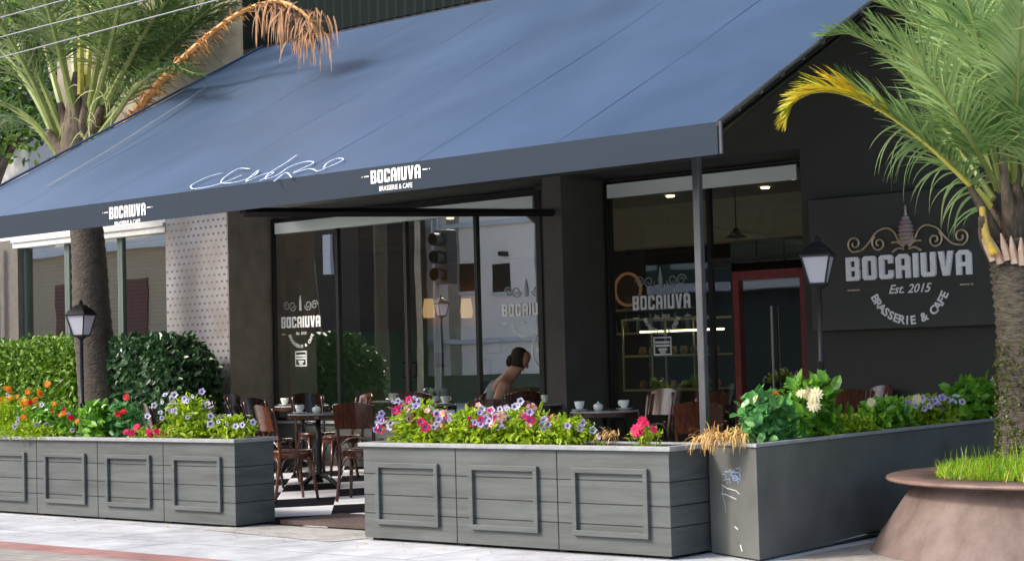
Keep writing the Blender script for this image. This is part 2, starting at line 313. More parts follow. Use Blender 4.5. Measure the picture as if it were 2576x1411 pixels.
class Plane:            # 2D drawing on a plane: origin, x axis, y axis; depth along the outward normal
    def __init__(s, o, u, v): s.o = Vector(o); s.u = Vector(u); s.v = Vector(v); s.n = s.u.cross(s.v).normalized()
    def p(s, a, b, d=0): return s.o + s.u * a + s.v * b + s.n * d
    def poly(s, mb, P, d=0, mi=0, th=0):
        n = len(P); area = sum(P[i][0] * P[(i + 1) % n][1] - P[(i + 1) % n][0] * P[i][1] for i in range(n))
        if area < 0: P = P[::-1]
        if not th: mb.add([s.p(a, b, d) for a, b in P], [tuple(range(n))], mi)
        else:
            vs = [s.p(a, b, d) for a, b in P] + [s.p(a, b, d + th) for a, b in P]
            mb.add(vs, [tuple(range(n, 2 * n))] + [(i, (i + 1) % n, n + (i + 1) % n, n + i) for i in range(n)], mi)
    def line(s, mb, P, w_, d=0, mi=0, th=0):
        for (a, b), (c, e) in zip(P[:-1], P[1:]):
            t = Vector((c - a, e - b)).normalized(); nx, ny = -t.y * w_ / 2, t.x * w_ / 2
            s.poly(mb, [(a + nx, b + ny), (a - nx, b - ny), (c - nx, e - ny), (c + nx, e + ny)], d, mi, th)
    def text(s, mb, txt, x, y, size, bold=0, rot=0, d=0, mi=0, shear=0, wid=1):
        vs, fs = textmesh(txt, bold, shear); cr, sr = math.cos(rot), math.sin(rot)
        mb.add([s.p(x + (a * cr * wid - b * sr) * size, y + (a * sr * wid + b * cr) * size, d) for a, b, _ in vs], fs, mi)
    def word(s, mb, x0, y0, w_, h, d=0, mi=0, th=0):
        for P in wordpolys(): s.poly(mb, [(x0 + a * w_, y0 + b * h) for a, b in P], d, mi, th)
def arc_text(pl, mb, txt, cx, cy, rad, a0, a1, size, bold=.02, d=0, mi=0, wid=1):
    n = len(txt)
    for i, ch in enumerate(txt):
        if ch == ' ': continue
        a = a0 + (a1 - a0) * i / (n - 1)
        pl.text(mb, ch, cx + rad * math.cos(a), cy + rad * math.sin(a), size, bold, a + math.pi / 2, d, mi, 0, wid)
# ================================================================== GROUND
MB().add([(-140, -120, 0), (120, -120, 0), (120, 140, 0), (-140, 140, 0)], [(0, 1, 2, 3)]).build('pavement', MT['pave']); tag(bpy.data.objects['pavement'], kind='structure')
tag(MB().add([(-60, -1.72, .004), (-2.75, -1.72, .004), (-2.2, -1.62, .004), (-2.2, -1.42, .004), (-60, -1.30, .004)], [(0, 1, 2, 3, 4)]).build('red_paving_band', MT['redpave']), kind='structure')
tag(MB().add([(-60, -4.6, .004), (-2.0, -4.6, .004), (-2.0, -2.3, .004), (-3.2, -1.72, .004), (-60, -1.72, .004)], [(0, 1, 2, 3, 4)]).build('beige_paving', MT['road']), kind='structure')
tag(MB().add([(-4.6, -.05, .004), (-2.9, -.25, .004), (-2.75, .45, .004), (-4.65, .5, .004)], [(0, 1, 2, 3)]).build('stone_chip_paving', MT['chip']), kind='structure')
tag(MB().add([(.62, .2, .004), (4.5, -2.2, .004), (4.5, 6, .004), (.62, 6, .004)], [(0, 1, 2, 3)]).build('side_paving', MT['road']), kind='structure')
SL = .026
def fz(y): return .008 + max(0, y - .5) * SL
tag(MB().add([(-8.9, .5, .008), (.5, .5, .008), (.5, 5.1, fz(5.1)), (-8.9, 5.1, fz(5.1))], [(0, 1, 2, 3)]).build('terrace_floor', MT['checker']), kind='structure')
mm = MB(); mm.box(-4.32, .53, .0, -2.8, 1.22, .042)
tag(part('doormat', mm, MT['mat'], None, bevel=.004), 'flat brown doormat lying in the gap between the two grey flower boxes', 'doormat')
m = MB(); rl = random.Random(11)
for k in range(70):
    x = rl.uniform(-8, 1.5); y = -abs(rl.gauss(0, .5)) - .02 if x < .1 else rl.uniform(-.8, .1); a = rl.random() * 6.28; q = rl.uniform(.008, .022); c_, s_ = math.cos(a) * q, math.sin(a) * q
    m.add([(x - c_, y - s_, .007), (x + s_ * .4, y - c_ * .4, .012), (x + c_, y + s_, .008), (x - s_ * .4, y + c_ * .4, .014)], [(0, 1, 2, 3)])
tag(m.build('fallen_petals', MT['dry']), 'dry petals and leaf scraps scattered on the pale pavement', 'litter', kind='stuff')
# ================================================================== BUILDING
YF, YG = 4.4, 5.1; ZT = 3.1
bld = thing('brasserie_building', 'dark brasserie building with glazed front, tiled column and interior behind the sloping awning', 'building', (0, 0, 0))
m = MB()
m.box(-1.62, YF, 0, 4.0, YF + .9, 5.6)                      # wall behind the sign
m.box(-9.17, YF, ZT + .03, -1.62, YF + .9, 5.6)               # wall above the glass
part('facade_wall', m, MT['black'], bld)
m = MB(); m.box(-4.63, YF + .0, 0, -4.39, YG + .15, ZT + .03); part('pillar', m, MT['pillar'], bld)
m = MB(); m.box(-5.3, YG - .02, 0, -4.632, YG + .15, ZT + .03); part('pillar', m, MT['black'], bld)
m = MB(); m.box(-10.7, YF, 0, -9.535, YG + .2, 3.4); m.box(-9.535, YF + .004, 0, -9.52, YG + .2, 3.4, 1); part('tiled_column', m, [MT['tile'], mat('brown_return_render', (.24, .205, .165), .75, var=.2, scale=4, bump=.2)], bld)
m = MB(); m.box(-12.95, YF + .02, 3.4, -9.17, YF + .9, 12); part('upper_wall', m, MT['concrete'], bld)
m = MB()
for i in range(95):
    x = -9.16 + i * .14; m.add([(x, YF - .01, 5.06), (x + .07, YF - .04, 5.06), (x + .14, YF - .01, 5.06), (x, YF - .01, 12), (x + .07, YF - .04, 12), (x + .14, YF - .01, 12)], [(0, 1, 4, 3), (1, 2, 5, 4)])
part('cladding', m, MT['clad'], bld)
m = MB(); m.box(-14.4, YF, 3.12, -10.7, YF + .6, 3.4); part('lintel', m, MT['render'], bld)
m = MB(); m.box(-14.4, YF, 0, -13.9, YF + .6, 3.12); part('pillar', m, mat('brown_side_pillar', (.11, .10, .085), .7, var=.2), bld)
# base wall under the glass
m = MB(); m.box(-9.52, YG - .08, 0, -5.2, YG + .08, .62)
for z in (.2, .4): m.box(-9.52, YG - .083, z, -5.2, YG - .079, z + .006, 1)
m.box(-9.52, YG - .11, .62, -5.2, YG + .08, .65, 2)
part('base_panel', m, [MT['planter'], MT['frame'], MT['rim']], bld)
# front windows
def window(x0, x1, z0, z1, y, gl, fr=.018, fm=None):
    m = MB(); a = fr
    m.box(x0, y - .03, z0, x0 + a, y + .03, z1); m.box(x1 - a, y - .03, z0, x1, y + .03, z1)
    m.box(x0 + a, y - .03, z0, x1 - a, y + .03, z0 + .04); m.box(x0 + a, y - .03, z1 - .05, x1 - a, y + .03, z1)
    f = part('window', m, fm or MT['frame'], bld)
    g = MB(); g.add([(x0 + a, y, z0 + .04), (x1 - a, y, z0 + .04), (x1 - a, y, z1 - .05), (x0 + a, y, z1 - .05)], [(0, 1, 2, 3)])
    part('pane', g, gl, f); return f
xs = [-9.5, -8.36, -7.24, -6.16, -5.22]
fw = [window(xs[i], xs[i + 1] - .004, .65, ZT, YG, MT['glass']) for i in range(4)]
fw2 = [window(-4.36, -3.09, .05, ZT, YG, MT['glass2']), window(-3.085, -2.0, 2.2, ZT, YG, MT['glass2']), window(-3.085, -2.83, .05, 2.19, YG, MT['glass2'])]
m = MB(); m.box(-2.0, YG - .04, 0, -1.62, YG + .2, ZT + .03); part('facade_wall', m, MT['black'], bld)
# red framed door
m = MB(); m.box(-2.82, YG - .04, .05, -2.75, YG + .06, 2.1); m.box(-2.07, YG - .04, .05, -2.0, YG + .06, 2.1); m.box(-2.75, YG - .04, 2.01, -2.07, YG + .06, 2.1)
dr = part('door', m, MT['red'], bld, bevel=.004)
m = MB(); m.add([(-2.75, YG, .05), (-2.07, YG, .05), (-2.07, YG, 2.01), (-2.75, YG, 2.01)], [(0, 1, 2, 3)]); part('pane', m, MT['glass2'], dr)
m = MB(); m.tube([(-2.38, YG - .05, .5), (-2.38, YG - .05, 1.75)], .011, 8); part('handle', m, MT['steel'], dr)
# interior shell
FI = .15; YB = 11.0
m = MB(); m.box(-9.5, YG + .09, 0, -1.0, YB, FI); part('interior_floor', m, mat('dark_inner_floor', (.035, .025, .02), .35), bld)
m = MB(); m.box(-9.5, YG + .1, 3.12, -1.0, YB, 3.2); part('ceiling', m, MT['ceil'], bld)
m = MB(); m.box(-9.5, YB, 0, -1.0, YB + .1, 3.12); part('rear_wall', m, MT['brown'], bld)
m = MB(); m.box(-15.6, YG + .2, 0, -15.5, YB, 3.12); part('side_wall', m, MT['brown'], bld)
m = MB(); m.box(-1.0, YG + .2, 0, -.9, YB, 3.12); part('side_wall', m, MT['brown'], bld)
m = MB(); m.box(-15.5, YB, 0, -9.5, YB + .1, 3.12); m.box(-15.5, YG + .6, 3.12, -9.5, YB, 3.2); m.box(-15.5, YG + .2, 0, -9.5, YB, .1); part('rear_wall', m, mat('beige_inner_wall', (.40, .30, .19), .8, var=.2, scale=1), bld)
m = MB(); m.box(-9.5, 7.9, 2.62, -1.0, 8.2, 3.12); part('bulkhead', m, MT['beige'], bld)
m = MB(); m.box(-15.4, YB - .35, .1, -9.9, YB - .02, at(1100, 826, 1, YB - .35).z); part('green_bench_wall', m, MT['greenwall'], bld)
m = MB(); m.box(-9.4, YG - .06, 2.91, -5.3, YG - .035, 3.04); m.box(-4.3, YG - .06, 2.93, -2.05, YG - .035, 3.07); part('roller_blind', m, MT['blind'], bld)
m = MB(); m.box(-5.6, 9.2, 2.12, -2.2, 9.3, 2.2); part('shelf_edge', m, MT['render'], bld)
m = MB()
for i in range(9): m.box(-5.7 + i * .4, 9.4, 2.45, -5.32 + i * .4, 9.45, 2.78)
part('wall_panel', m, mat('grey_green_panels', (.34, .42, .38), .5), bld)
m = MB(); m.box(-6.2, 6.9, 2.0, -5.9, 7.2, 2.05)
for x, y in ((-8.3, 7), (-6.6, 7), (-4.9, 7), (-3.7, 7.1), (-3.0, 6.5), (-4.2, 9)):
    m2 = MB(); m2.lathe([(.001, 3.1), (.045, 3.1), (.05, 3.118)], x, y, 16); part('downlight', m2, MT['spot'], bld, smooth=True)
# left window bay
lw = []
for x0, x1 in ((-13.9, -12.9), (-12.9, -11.75), (-11.75, -10.7)):
    lw.append(window(x0, x1 - .004, .75, 3.12, YF + .12, MT['glass'], .05, MT['sill'] if False else mat('greenish_window_frame', (.08, .11, .10), .5)))
m = MB(); m.box(-14.0, YF - .01, 3.0, -10.7, YF + .1, 3.115); m.box(-14.0, YF - .04, 3.075, -10.7, YF - .01, 3.115); part('window_header', m, MT['sill'], bld, bevel=.004)
m = MB(); m.box(-13.9, YF, 0, -10.7, YF + .3, .75); part('window_base', m, MT['concrete'], bld)
m = MB()
for i in range(44): m.box(-13.85, YF + .3, .8 + i * .05, -10.75, YF + .33, .812 + i * .05)
bl = part('window_blind', m, mat('olive_blind_slats', (.10, .10, .06), .6), bld); bl.hide_render = False
m = MB(); m.tube([(-14.25, YF - .1, 0), (-14.25, YF - .1, 3.05)], .045, 10); part('downpipe', m, MT['render'], bld, smooth=True)
# window lettering
def logo(pl, x, y, W, H, parent, est=True, emblem=True, box=None, boxmat=None):
    m = MB(); pl.word(m, x, y, W, H); part('lettering', m, MT['decal'], parent)
    m = MB(); cx = x + W / 2; r = W * .34
    arc_text(pl, m, 'BRASSERIE & CAFE', cx, y - .01, r, R(203), R(337), H * .40, .03)
    if est: pl.text(m, 'Est. 2015', cx, y - H * .62, H * .36, .01, shear=.3)
    pl.line(m, [(x, y - H * .55), (x + W * .1, y - H * .55)], H * .06); pl.line(m, [(x + W * .9, y - H * .5), (x + W, y - H * .5)], H * .06)
    part('lettering', m, MT['decal'], parent)
    m = MB()
    for sgn in (-1, 1):
        for c0, r0, a0 in ((.36, .085, 0), (.2, .095, 180)):
            P = []
            for k in range(22):
                t = k / 21; rr = r0 * W * (1 - .75 * t); a = R(a0) + t * R(520)
                P.append((cx + sgn * (c0 * W + rr * math.cos(a)), y + H * 1.95 + rr * math.sin(a)))
            pl.line(m, P, W * .014)
    pl.poly(m, [(cx - W * .03, y + H * 1.5), (cx + W * .03, y + H * 1.5), (cx + W * .035, y + H * 2.1), (cx, y + H * 3), (cx - W * .035, y + H * 2.1)])
    part('emblem', m, MT['decal_dim'], parent)
    if box:
        bx, by, bw, bh = box; m = MB()
        pl.line(m, [(bx, by), (bx + bw, by)], .014); pl.line(m, [(bx, by + bh), (bx + bw, by + bh)], .014); pl.line(m, [(bx + .007, by + .008), (bx + .007, by + bh - .008)], .014); pl.line(m, [(bx + bw - .007, by + .008), (bx + bw - .007, by + bh - .008)], .014)
        for q, t in ((.72, .8), (.52, .8), (.3, .5), (.14, .3)): pl.line(m, [(bx + bw * (.5 - t / 2), by + bh * q), (bx + bw * (.5 + t / 2), by + bh * q)], .022)
        part('notice', m, MT['decal'], parent)
GP = Plane((0, YG - .008, 0), (1, 0, 0), (0, 0, 1))
def gx(px, py): p = at(px, py, 1, YG - .008); return p.x, p.z
a = gx(708, 826); b = gx(806, 822); c_ = gx(708, 798)
logo(GP, a[0], a[1], b[0] - a[0], c_[1] - a[1], fw[0], box=(gx(743, 920)[0], gx(743, 920)[1], .2, .17))
a = gx(1263, 797)
logo(GP, a[0], a[1], .70, .135, fw[3])
a = gx(1592, 781); b = gx(1737, 777)
logo(GP, a[0], a[1], b[0] - a[0], .145, fw2[0], box=(gx(1645, 892)[0], gx(1645, 892)[1], .22, .17))
cc = gx(1380, 880); m = MB(); P = [(cc[0] + .23 * math.cos(R(i * 10)), cc[1] + .23 * math.sin(R(i * 10))) for i in range(37)]
GP.line(m, P, .016); GP.line(m, [(cc[0] - .13, cc[1] + .13), (cc[0] + .13, cc[1] - .13)], .012); GP.line(m, [(cc[0] + .13, cc[1] + .13), (cc[0] - .13, cc[1] - .13)], .012, .001)
GP.text(m, 'A', cc[0] - .15, cc[1] - .03, .09, .01); GP.text(m, 'H', cc[0], cc[1] - .19, .09, .01); GP.text(m, 'L', cc[0], cc[1] + .12, .09, .01)
part('round_badge', m, MT['decal'], fw[3])
# ------------------------------------------------------------------ sign board
YS = YF - .09
def sp(px, py): p = at(px, py, 1, YS - .012); return p.x, p.z
sb = thing('sign_board', 'large black wall sign with silver lettering and scroll emblem beside the red door', 'sign', (0, 0, 0))
q0 = at(2076, 832, 1, YS); q1 = at(2033, 505, 1, YS); q2 = at(2514, 817, 1, YS)
m = MB(); m.box(q1.x, YS, q0.z, q2.x + .05, YF, q1.z); part('panel', m, MT['sign'], sb, bevel=.004)
SP = Plane((0, YS - .004, 0), (1, 0, 0), (0, 0, 1))
x0, z0 = sp(2131.7, 707.7); x1, _ = sp(2446, 690); z1 = sp(2130.2, 648.4)[1]; Wd = x1 - x0; Hh = z1 - z0; cx = (x0 + x1) / 2
m = MB(); SP.word(m, x0, z0, Wd, Hh, th=.03); part('lettering', m, MT['metal_letter'], sb)
m = MB(); arc_text(SP, m, 'BRASSERIE & CAFE', cx, z0 - .0, Wd * .335, R(206), R(334), .10, .035, .004, wid=1.05); part('lettering', m, MT['white'], sb)
m = MB(); SP.text(m, 'Est. 2015', cx, z0 - .125, .105, .02, 0, .004, 0, .35); part('lettering', m, MT['white'], sb)
for s_ in (-1, 1):
    m = MB(); xx = cx + s_ * Wd * .44; SP.line(m, [(xx - .045, z0 - .08), (xx + .045, z0 - .08)], .012, 0, 0, .006); SP.line(m, [(cx + s_ * Wd * .495 - .008, z0 - .08), (cx + s_ * Wd * .495 + .008, z0 - .08)], .014, 0, 0, .006)
    part('dash', m, MT['gold'], sb)
    # scrollwork: outer spiral, S curve, inner spiral
    m = MB()
    def spiral(c0x, c0z, r0, a0, turns, dirn, end=.22):
        return [(c0x + s_ * r0 * (1 - (1 - end) * t) * math.cos(a0 + dirn * t * turns * 2 * math.pi), c0z + r0 * (1 - (1 - end) * t) * math.sin(a0 + dirn * t * turns * 2 * math.pi)) for t in [k / 26 for k in range(27)]]
    zc = z0 + Hh * 1.62
    A = [(cx + s_ * Wd * f, z0 + Hh * g) for f, g in ((.07, 1.62), (.10, 1.95), (.16, 2.12), (.24, 1.98), (.30, 1.6), (.36, 1.3), (.42, 1.22))]
    pts = [SP.p(a_, b_, .016) for a_, b_ in A]; pts = catmull(pts, 6)
    sp1 = [SP.p(a_, b_, .016) for a_, b_ in spiral(cx * 0 + cx + s_ * Wd * .425, z0 + Hh * 1.56, Hh * .36, R(-95), 1.35, 1)]
    m.tube(pts + sp1[1:], [.009] * (len(pts) + 26), 6)
    sp2 = [SP.p(a_, b_, .016) for a_, b_ in spiral(cx + s_ * Wd * .225, z0 + Hh * 1.5, Hh * .34, R(60), 1.4, -1)]
    m.tube(sp2, .009, 6)
    for f in ((.02, 1.3, .12, 1.5), (.02, 1.2, .115, 1.1)):
        P_ = catmull([SP.p(cx + s_ * Wd * f[0], z0 + Hh * f[1], .02), SP.p(cx + s_ * Wd * (f[0] + f[2]) / 2, z0 + Hh * (f[1] + f[3] + .2) / 2, .02), SP.p(cx + s_ * Wd * f[2], z0 + Hh * f[3], .02)], 5)
        m.tube(P_, .01, 6)
    for f in (.03, .045, .06):
        P_ = catmull([SP.p(cx + s_ * .01, z0 + Hh * 1.35, .02), SP.p(cx + s_ * Wd * f, z0 + Hh * 1.55, .02), SP.p(cx + s_ * Wd * (f + .01), z0 + Hh * (2.05 - f * 7), .02)], 5)
        m.tube(P_, .007, 6)
    part('scroll', m, MT['gold'], sb, smooth=True)
m = MB(); zc = z0 + Hh * 1.4
for k in range(9):
    zz = zc + k * .034; r_ = .055 * math.sin(math.pi * min(1, (k + 2.2) / 9.5)) + .008
    m.lathe([(r_ * .9, zz), (r_ * 1.25, zz + .012), (r_ * .9, zz + .03)], cx, YS - .02, 10, cap=True)
m.tube([(cx, YS - .02, zc + .3), (cx, YS - .02, zc + .335)], [.014, .003], 6)
part('pine_cone_emblem', m, mat('rose_metal', (.62, .50, .47), .3, metal=.5), sb)
# ================================================================== AWNING
XL, XR = -8.80, .46; ZB, ZV = 2.55, 2.755; K = .522
aw = thing('awning', 'long sloping fabric awning, sky-lit blue put into its colour, with grey lettered valance over the terrace', 'awning', (0, 0, 0))
def az_(y): return ZV + K * y
m = MB(); nx, ny = 60, 14; random.seed(3)
vs = []
for j in range(ny + 1):
    for i in range(nx + 1):
        u = i / nx; v = j / ny; x = XL + (XR - XL) * u; y = v * YF
        bay = (u * 6) % 1; sag = -.035 * math.sin(math.pi * v) * (math.sin(math.pi * bay) ** 2) - .02 * math.sin(math.pi * v)
        sag += .006 * math.sin(7 * x + 3 * y) * math.sin(math.pi * v)
        vs.append((x, y, az_(y) + sag))
fs = [(j * (nx + 1) + i, j * (nx + 1) + i + 1, (j + 1) * (nx + 1) + i + 1, (j + 1) * (nx + 1) + i) for j in range(ny) for i in range(nx)]
m.add(vs, fs, 0); o_ = len(vs); m.add([(x, y, z - .02) for x, y, z in vs], [f[::-1] for f in fs], 1)
part('canopy', m, [MT['fabric'], MT['under']], aw, smooth=True)
for k in range(1, 7):
    m = MB(); x = XL + (XR - XL) * k / 7; P_ = []
    for v in [q / 14 for q in range(15)]:
        u = (x - XL) / (XR - XL); bay = (u * 6) % 1; sg = -.035 * math.sin(math.pi * v) * (math.sin(math.pi * bay) ** 2) - .02 * math.sin(math.pi * v) + .006 * math.sin(7 * x + 3 * v * YF) * math.sin(math.pi * v)
        P_.append((x, v * YF, az_(v * YF) + sg + .0015))
    m.add([(a + d, b, c_) for a, b, c_ in P_ for d in (-.012, .012)], [(2 * i, 2 * i + 1, 2 * i + 3, 2 * i + 2) for i in range(14)]); part('seam', m, MT['seam'], aw)
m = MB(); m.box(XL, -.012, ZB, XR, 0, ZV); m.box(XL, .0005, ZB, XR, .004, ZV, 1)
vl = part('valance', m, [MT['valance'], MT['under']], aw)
for i in range(7):       # faint seams in valance and slope
    pass
m = MB(); m.tube([(XR + .012, -.03, az_(-.03) + .0), (XR + .012, YF, az_(YF))], .016, 8); m.tube([(XR + .03, -.02, ZB + .0), (XR + .03, -.02, ZV)], .012, 6)
for k in range(16):
    y = .2 + k * .27; m.tube([(XR + .012, y, az_(y) + .018), (XR + .012, y + .012, az_(y) - .02)], .02, 6)
part('edge_rail', m, MT['post'], aw)
m = MB()
vf = catmull([(XL + .012, y, az_(y) + .01) for y in (-.02, 1.5, 3, YF)], 5); m.tube(vf, .014, 6); part('edge_rail', m, MT['fabric'], aw)
m = MB(); m.tube([(XL, .03, ZV - .03), (XR, .03, ZV - .03)], .025, 8); part('front_bar', m, MT['frame'], aw)
m = MB(); m.tube([(XL, YF - .05, az_(YF) - .05), (XR, YF - .05, az_(YF) - .05)], .03, 8); part('front_bar', m, MT['frame'], aw)
for x in (-8.7, -6.6, -4.15, -1.9, .38):
    m = MB(); m.tube([(x, .05, ZV - .09), (x, YF, az_(YF) - .14)], .022, 8); part('rafter', m, MT['frame'], aw)
m = MB(); m.tube([(-4.15, .05, 2.54), (-4.5, YF, 2.77)], .038, 4); part('tie_bar', m, MT['frame'], aw)
m = MB(); p0 = at(1748, 388, 1, .56); x_ = p0.x
m.box(x_ - .018, .54, .0, x_ + .036, .59, 2.72)
part('post', m, MT['post'], aw, bevel=.006)
VP = Plane((0, -.0165, 0), (1, 0, 0), (0, 0, 1))
def vp(px, py): p = at(px, py, 1, -.0165); return p.x, p.z
for (l_, b_, r_, t_, dsh) in ((933, 463, 1058, 430, 1), (275, 552, 366, 522, 1)):
    a = vp(l_, b_); b = vp(r_, b_ - (r_ - l_) * .14); c_ = vp(l_, t_); W_ = b[0] - a[0]; H_ = (c_[1] - a[1])
    m = MB(); VP.word(m, a[0], a[1], W_, H_)
    VP.text(m, 'BRASSERIE & CAFE', a[0] + W_ / 2, a[1] - H_ * .62, H_ * .52, .012, wid=.83)
    for s_ in (-1, 1):
        xx = a[0] + W_ / 2 + s_ * W_ * .59; VP.line(m, [(xx - .025, a[1] + H_ * .6), (xx + .025, a[1] + H_ * .6)], .008); xx += s_ * .045; VP.line(m, [(xx - .004, a[1] + H_ * .6), (xx + .004, a[1] + H_ * .6)], .008)
    part('lettering', m, MT['white'], vl)
# faded scribble painted low on the slope
AP = Plane((0, 0, ZV + .006), (1, 0, 0), Vector((0, 1, K)).normalized())
def ap(px, py):
    r = ray(px, py); n = Vector((0, -K, 1)); t = (Vector((0, 0, ZV)) - CAM).dot(n) / r.dot(n); p = CAM + r * t; return p.x, p.y * math.sqrt(1 + K * K)
scr = [[(560, 440), (520, 452), (484, 470), (488, 480), (530, 474), (570, 462), (610, 446)], [(630, 430), (600, 430), (565, 452), (560, 466), (600, 462), (640, 448), (650, 434), (620, 462), (660, 445), (690, 440), (655, 460)],
       [(748, 395), (720, 415), (680, 440), (670, 455), (700, 445), (730, 425), (770, 412), (790, 415), (760, 430), (740, 440), (780, 430), (800, 437)], [(800, 437), (840, 420), (865, 407), (850, 404), (825, 415), (815, 428)], [(690, 462), (720, 440), (735, 452)]]
m = MB()
for q in scr:
    P_ = catmull([Vector((*ap(*s_), 0)) for s_ in q], 6); AP.line(m, [(v.x, v.y) for v in P_], .012, .012 + .0)
part('painted_scrawl', m, mat('faded_white_paint', (.55, .62, .75), .7, var=.3, scale=20), aw)
m = MB(); P_ = [ap(*q) for q in ((120, 470), (205, 420), (280, 376), (380, 312), (470, 255), (520, 220))]; AP.line(m, P_, .02, .004); part('dusty_crease', m, mat('dusty_crease', (.17, .165, .155), .8, var=.4, scale=14), aw)
# ================================================================== FLOWER BOXES
def panel_planter(name, label, x0, x1, y0, n, dep=.5):
    h = .72; t = thing(name, label, 'planter', (0, 0, 0), group='grey panelled flower boxes')
    m = MB(); L = (x1 - x0) / n
    m.box(x0, y0, .022, x1, y0 + dep, h - .03)
    for k in range(1, n): m.box(x0 + k * L - .004, y0 - .0015, .022, x0 + k * L + .004, y0 + .003, h - .03, 1)
    for z in (.2, .335, .49, ):
        m.box(x0 - .0015, y0 - .0015, z, x1 + .0015, y0 + dep + .0015, z + .006, 1)
    part('body', m, [MT['planter'], MT['frame']], t)
    for k in range(n):
        m = MB(); a = x0 + k * L + .14; b = x0 + (k + 1) * L - .16; z0_, z1_ = .125, .575; q = .036
        dy = rnd.uniform(-.003, .003)
        m.box(a, y0 - .028, z0_, b, y0 - .002, z0_ + q); m.box(a, y0 - .028, z1_ - q, b, y0 - .002, z1_); m.box(a, y0 - .0275, z0_ + q, a + q, y0 - .002, z1_ - q); m.box(b - q, y0 - .0275, z0_ + q, b, y0 - .002, z1_ - q)
        part('panel_frame', m, MT['planter'], t, bevel=.003)
    m = MB(); e = .03
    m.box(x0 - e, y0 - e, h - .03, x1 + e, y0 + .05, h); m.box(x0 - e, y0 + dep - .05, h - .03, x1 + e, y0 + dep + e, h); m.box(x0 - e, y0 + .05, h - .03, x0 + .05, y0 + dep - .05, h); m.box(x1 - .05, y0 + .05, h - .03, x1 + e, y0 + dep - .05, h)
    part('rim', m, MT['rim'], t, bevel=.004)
    m = MB(); m.box(x0 + .05, y0 + .05, h - .032, x1 - .05, y0 + dep - .05, h - .012); part('soil', m, MT['soil'], t)
    for k in range(n + 1):
        m = MB(); xx = min(max(x0 + k * L, x0 + .08), x1 - .08); m.box(xx - .04, y0 + .04, 0, xx + .04, y0 + dep - .04, .022); part('foot', m, MT['frame'], t)
    return t
L_ = .927
panel_planter('flower_box', 'grey panelled flower box with mixed petunias, in the middle, three panels wide', -2.78, 0.0, 0, 3, .49)
panel_planter('flower_box', 'grey panelled flower box at left in front of the hedge and street lamp', -4.45 - L_ * 5, -4.45, .17, 5, .42)
# dark side box
t = thing('flower_box', 'long plain dark grey flower box running back from the awning post to the sign wall', 'planter')
fx0, fx1, bx0, bx1 = .025, .55, -.20, .33; HS = .735
y0, y1 = .17, 4.25
m = MB(); m.prism([(fx0, y0 + .24), (fx1, y0), (bx1, y1), (bx0, y1)], .01, HS - .022); part('body', m, MT['planter_dark'], t, bevel=.008)
def lerp(a, b, t_): return a + (b - a) * t_
m = MB(); e = .02
def fr(t_, off): return (lerp(fx0, fx1, t_), lerp(y0 + .24, y0, t_) + off)
m.prism([fr(-.04, -e), fr(1.04, -e), fr(1.02, .06), fr(-.04, .06)], HS - .022, HS)
m.prism([fr(.92, .0628), fr(1.02, .0628), (bx1 + e, y1), (bx1 - .04, y1)], HS - .022, HS); m.prism([fr(-.04, .0628), fr(.1, .0628), (bx0 + .05, y1), (bx0 - e, y1)], HS - .022, HS)
part('rim', m, MT['rim'], t, bevel=.003)
m = MB(); m.prism([fr(.1, .065), fr(.92, .065), (bx1 - .04, y1), (bx0 + .05, y1)], HS - .024, HS - .012); part('soil', m, MT['soil'], t)
fp = Plane((fx0, y0 + .24 - .003, 0), Vector((fx1 - fx0, -.24, 0)).normalized(), (0, 0, 1)); m = MB()
for P_, w_ in (([(.16, .46), (.22, .44), (.33, .43), (.37, .41)], .006), ([(.15, .40), (.20, .40), (.28, .385), (.33, .375)], .006), ([(.17, .455), (.165, .40), (.19, .34), (.2, .28)], .004), ([(.30, .2), (.34, .185)], .01), ([(.36, .09), (.38, .05)], .014)):
    fp.line(m, P_, w_)
part('scratch_marks', m, mat('scratch_paint', (.5, .52, .55), .7), t)
m = MB(); random.seed(5)
for k in range(14):
    xx = .17 + rnd.random() * .17; zz = .48 + rnd.random() * .11; l_ = .03 + rnd.random() * .05; fp.line(m, [(xx, zz), (xx + l_, zz + .015 * rnd.random()), (xx + l_ * 1.3, zz - .02)], .004 + .006 * rnd.random(), .0008 + k * .0001)
part('chalk_smudge', m, mat('blue_chalk', (.19, .25, .38), .9, var=.4, scale=50), t)
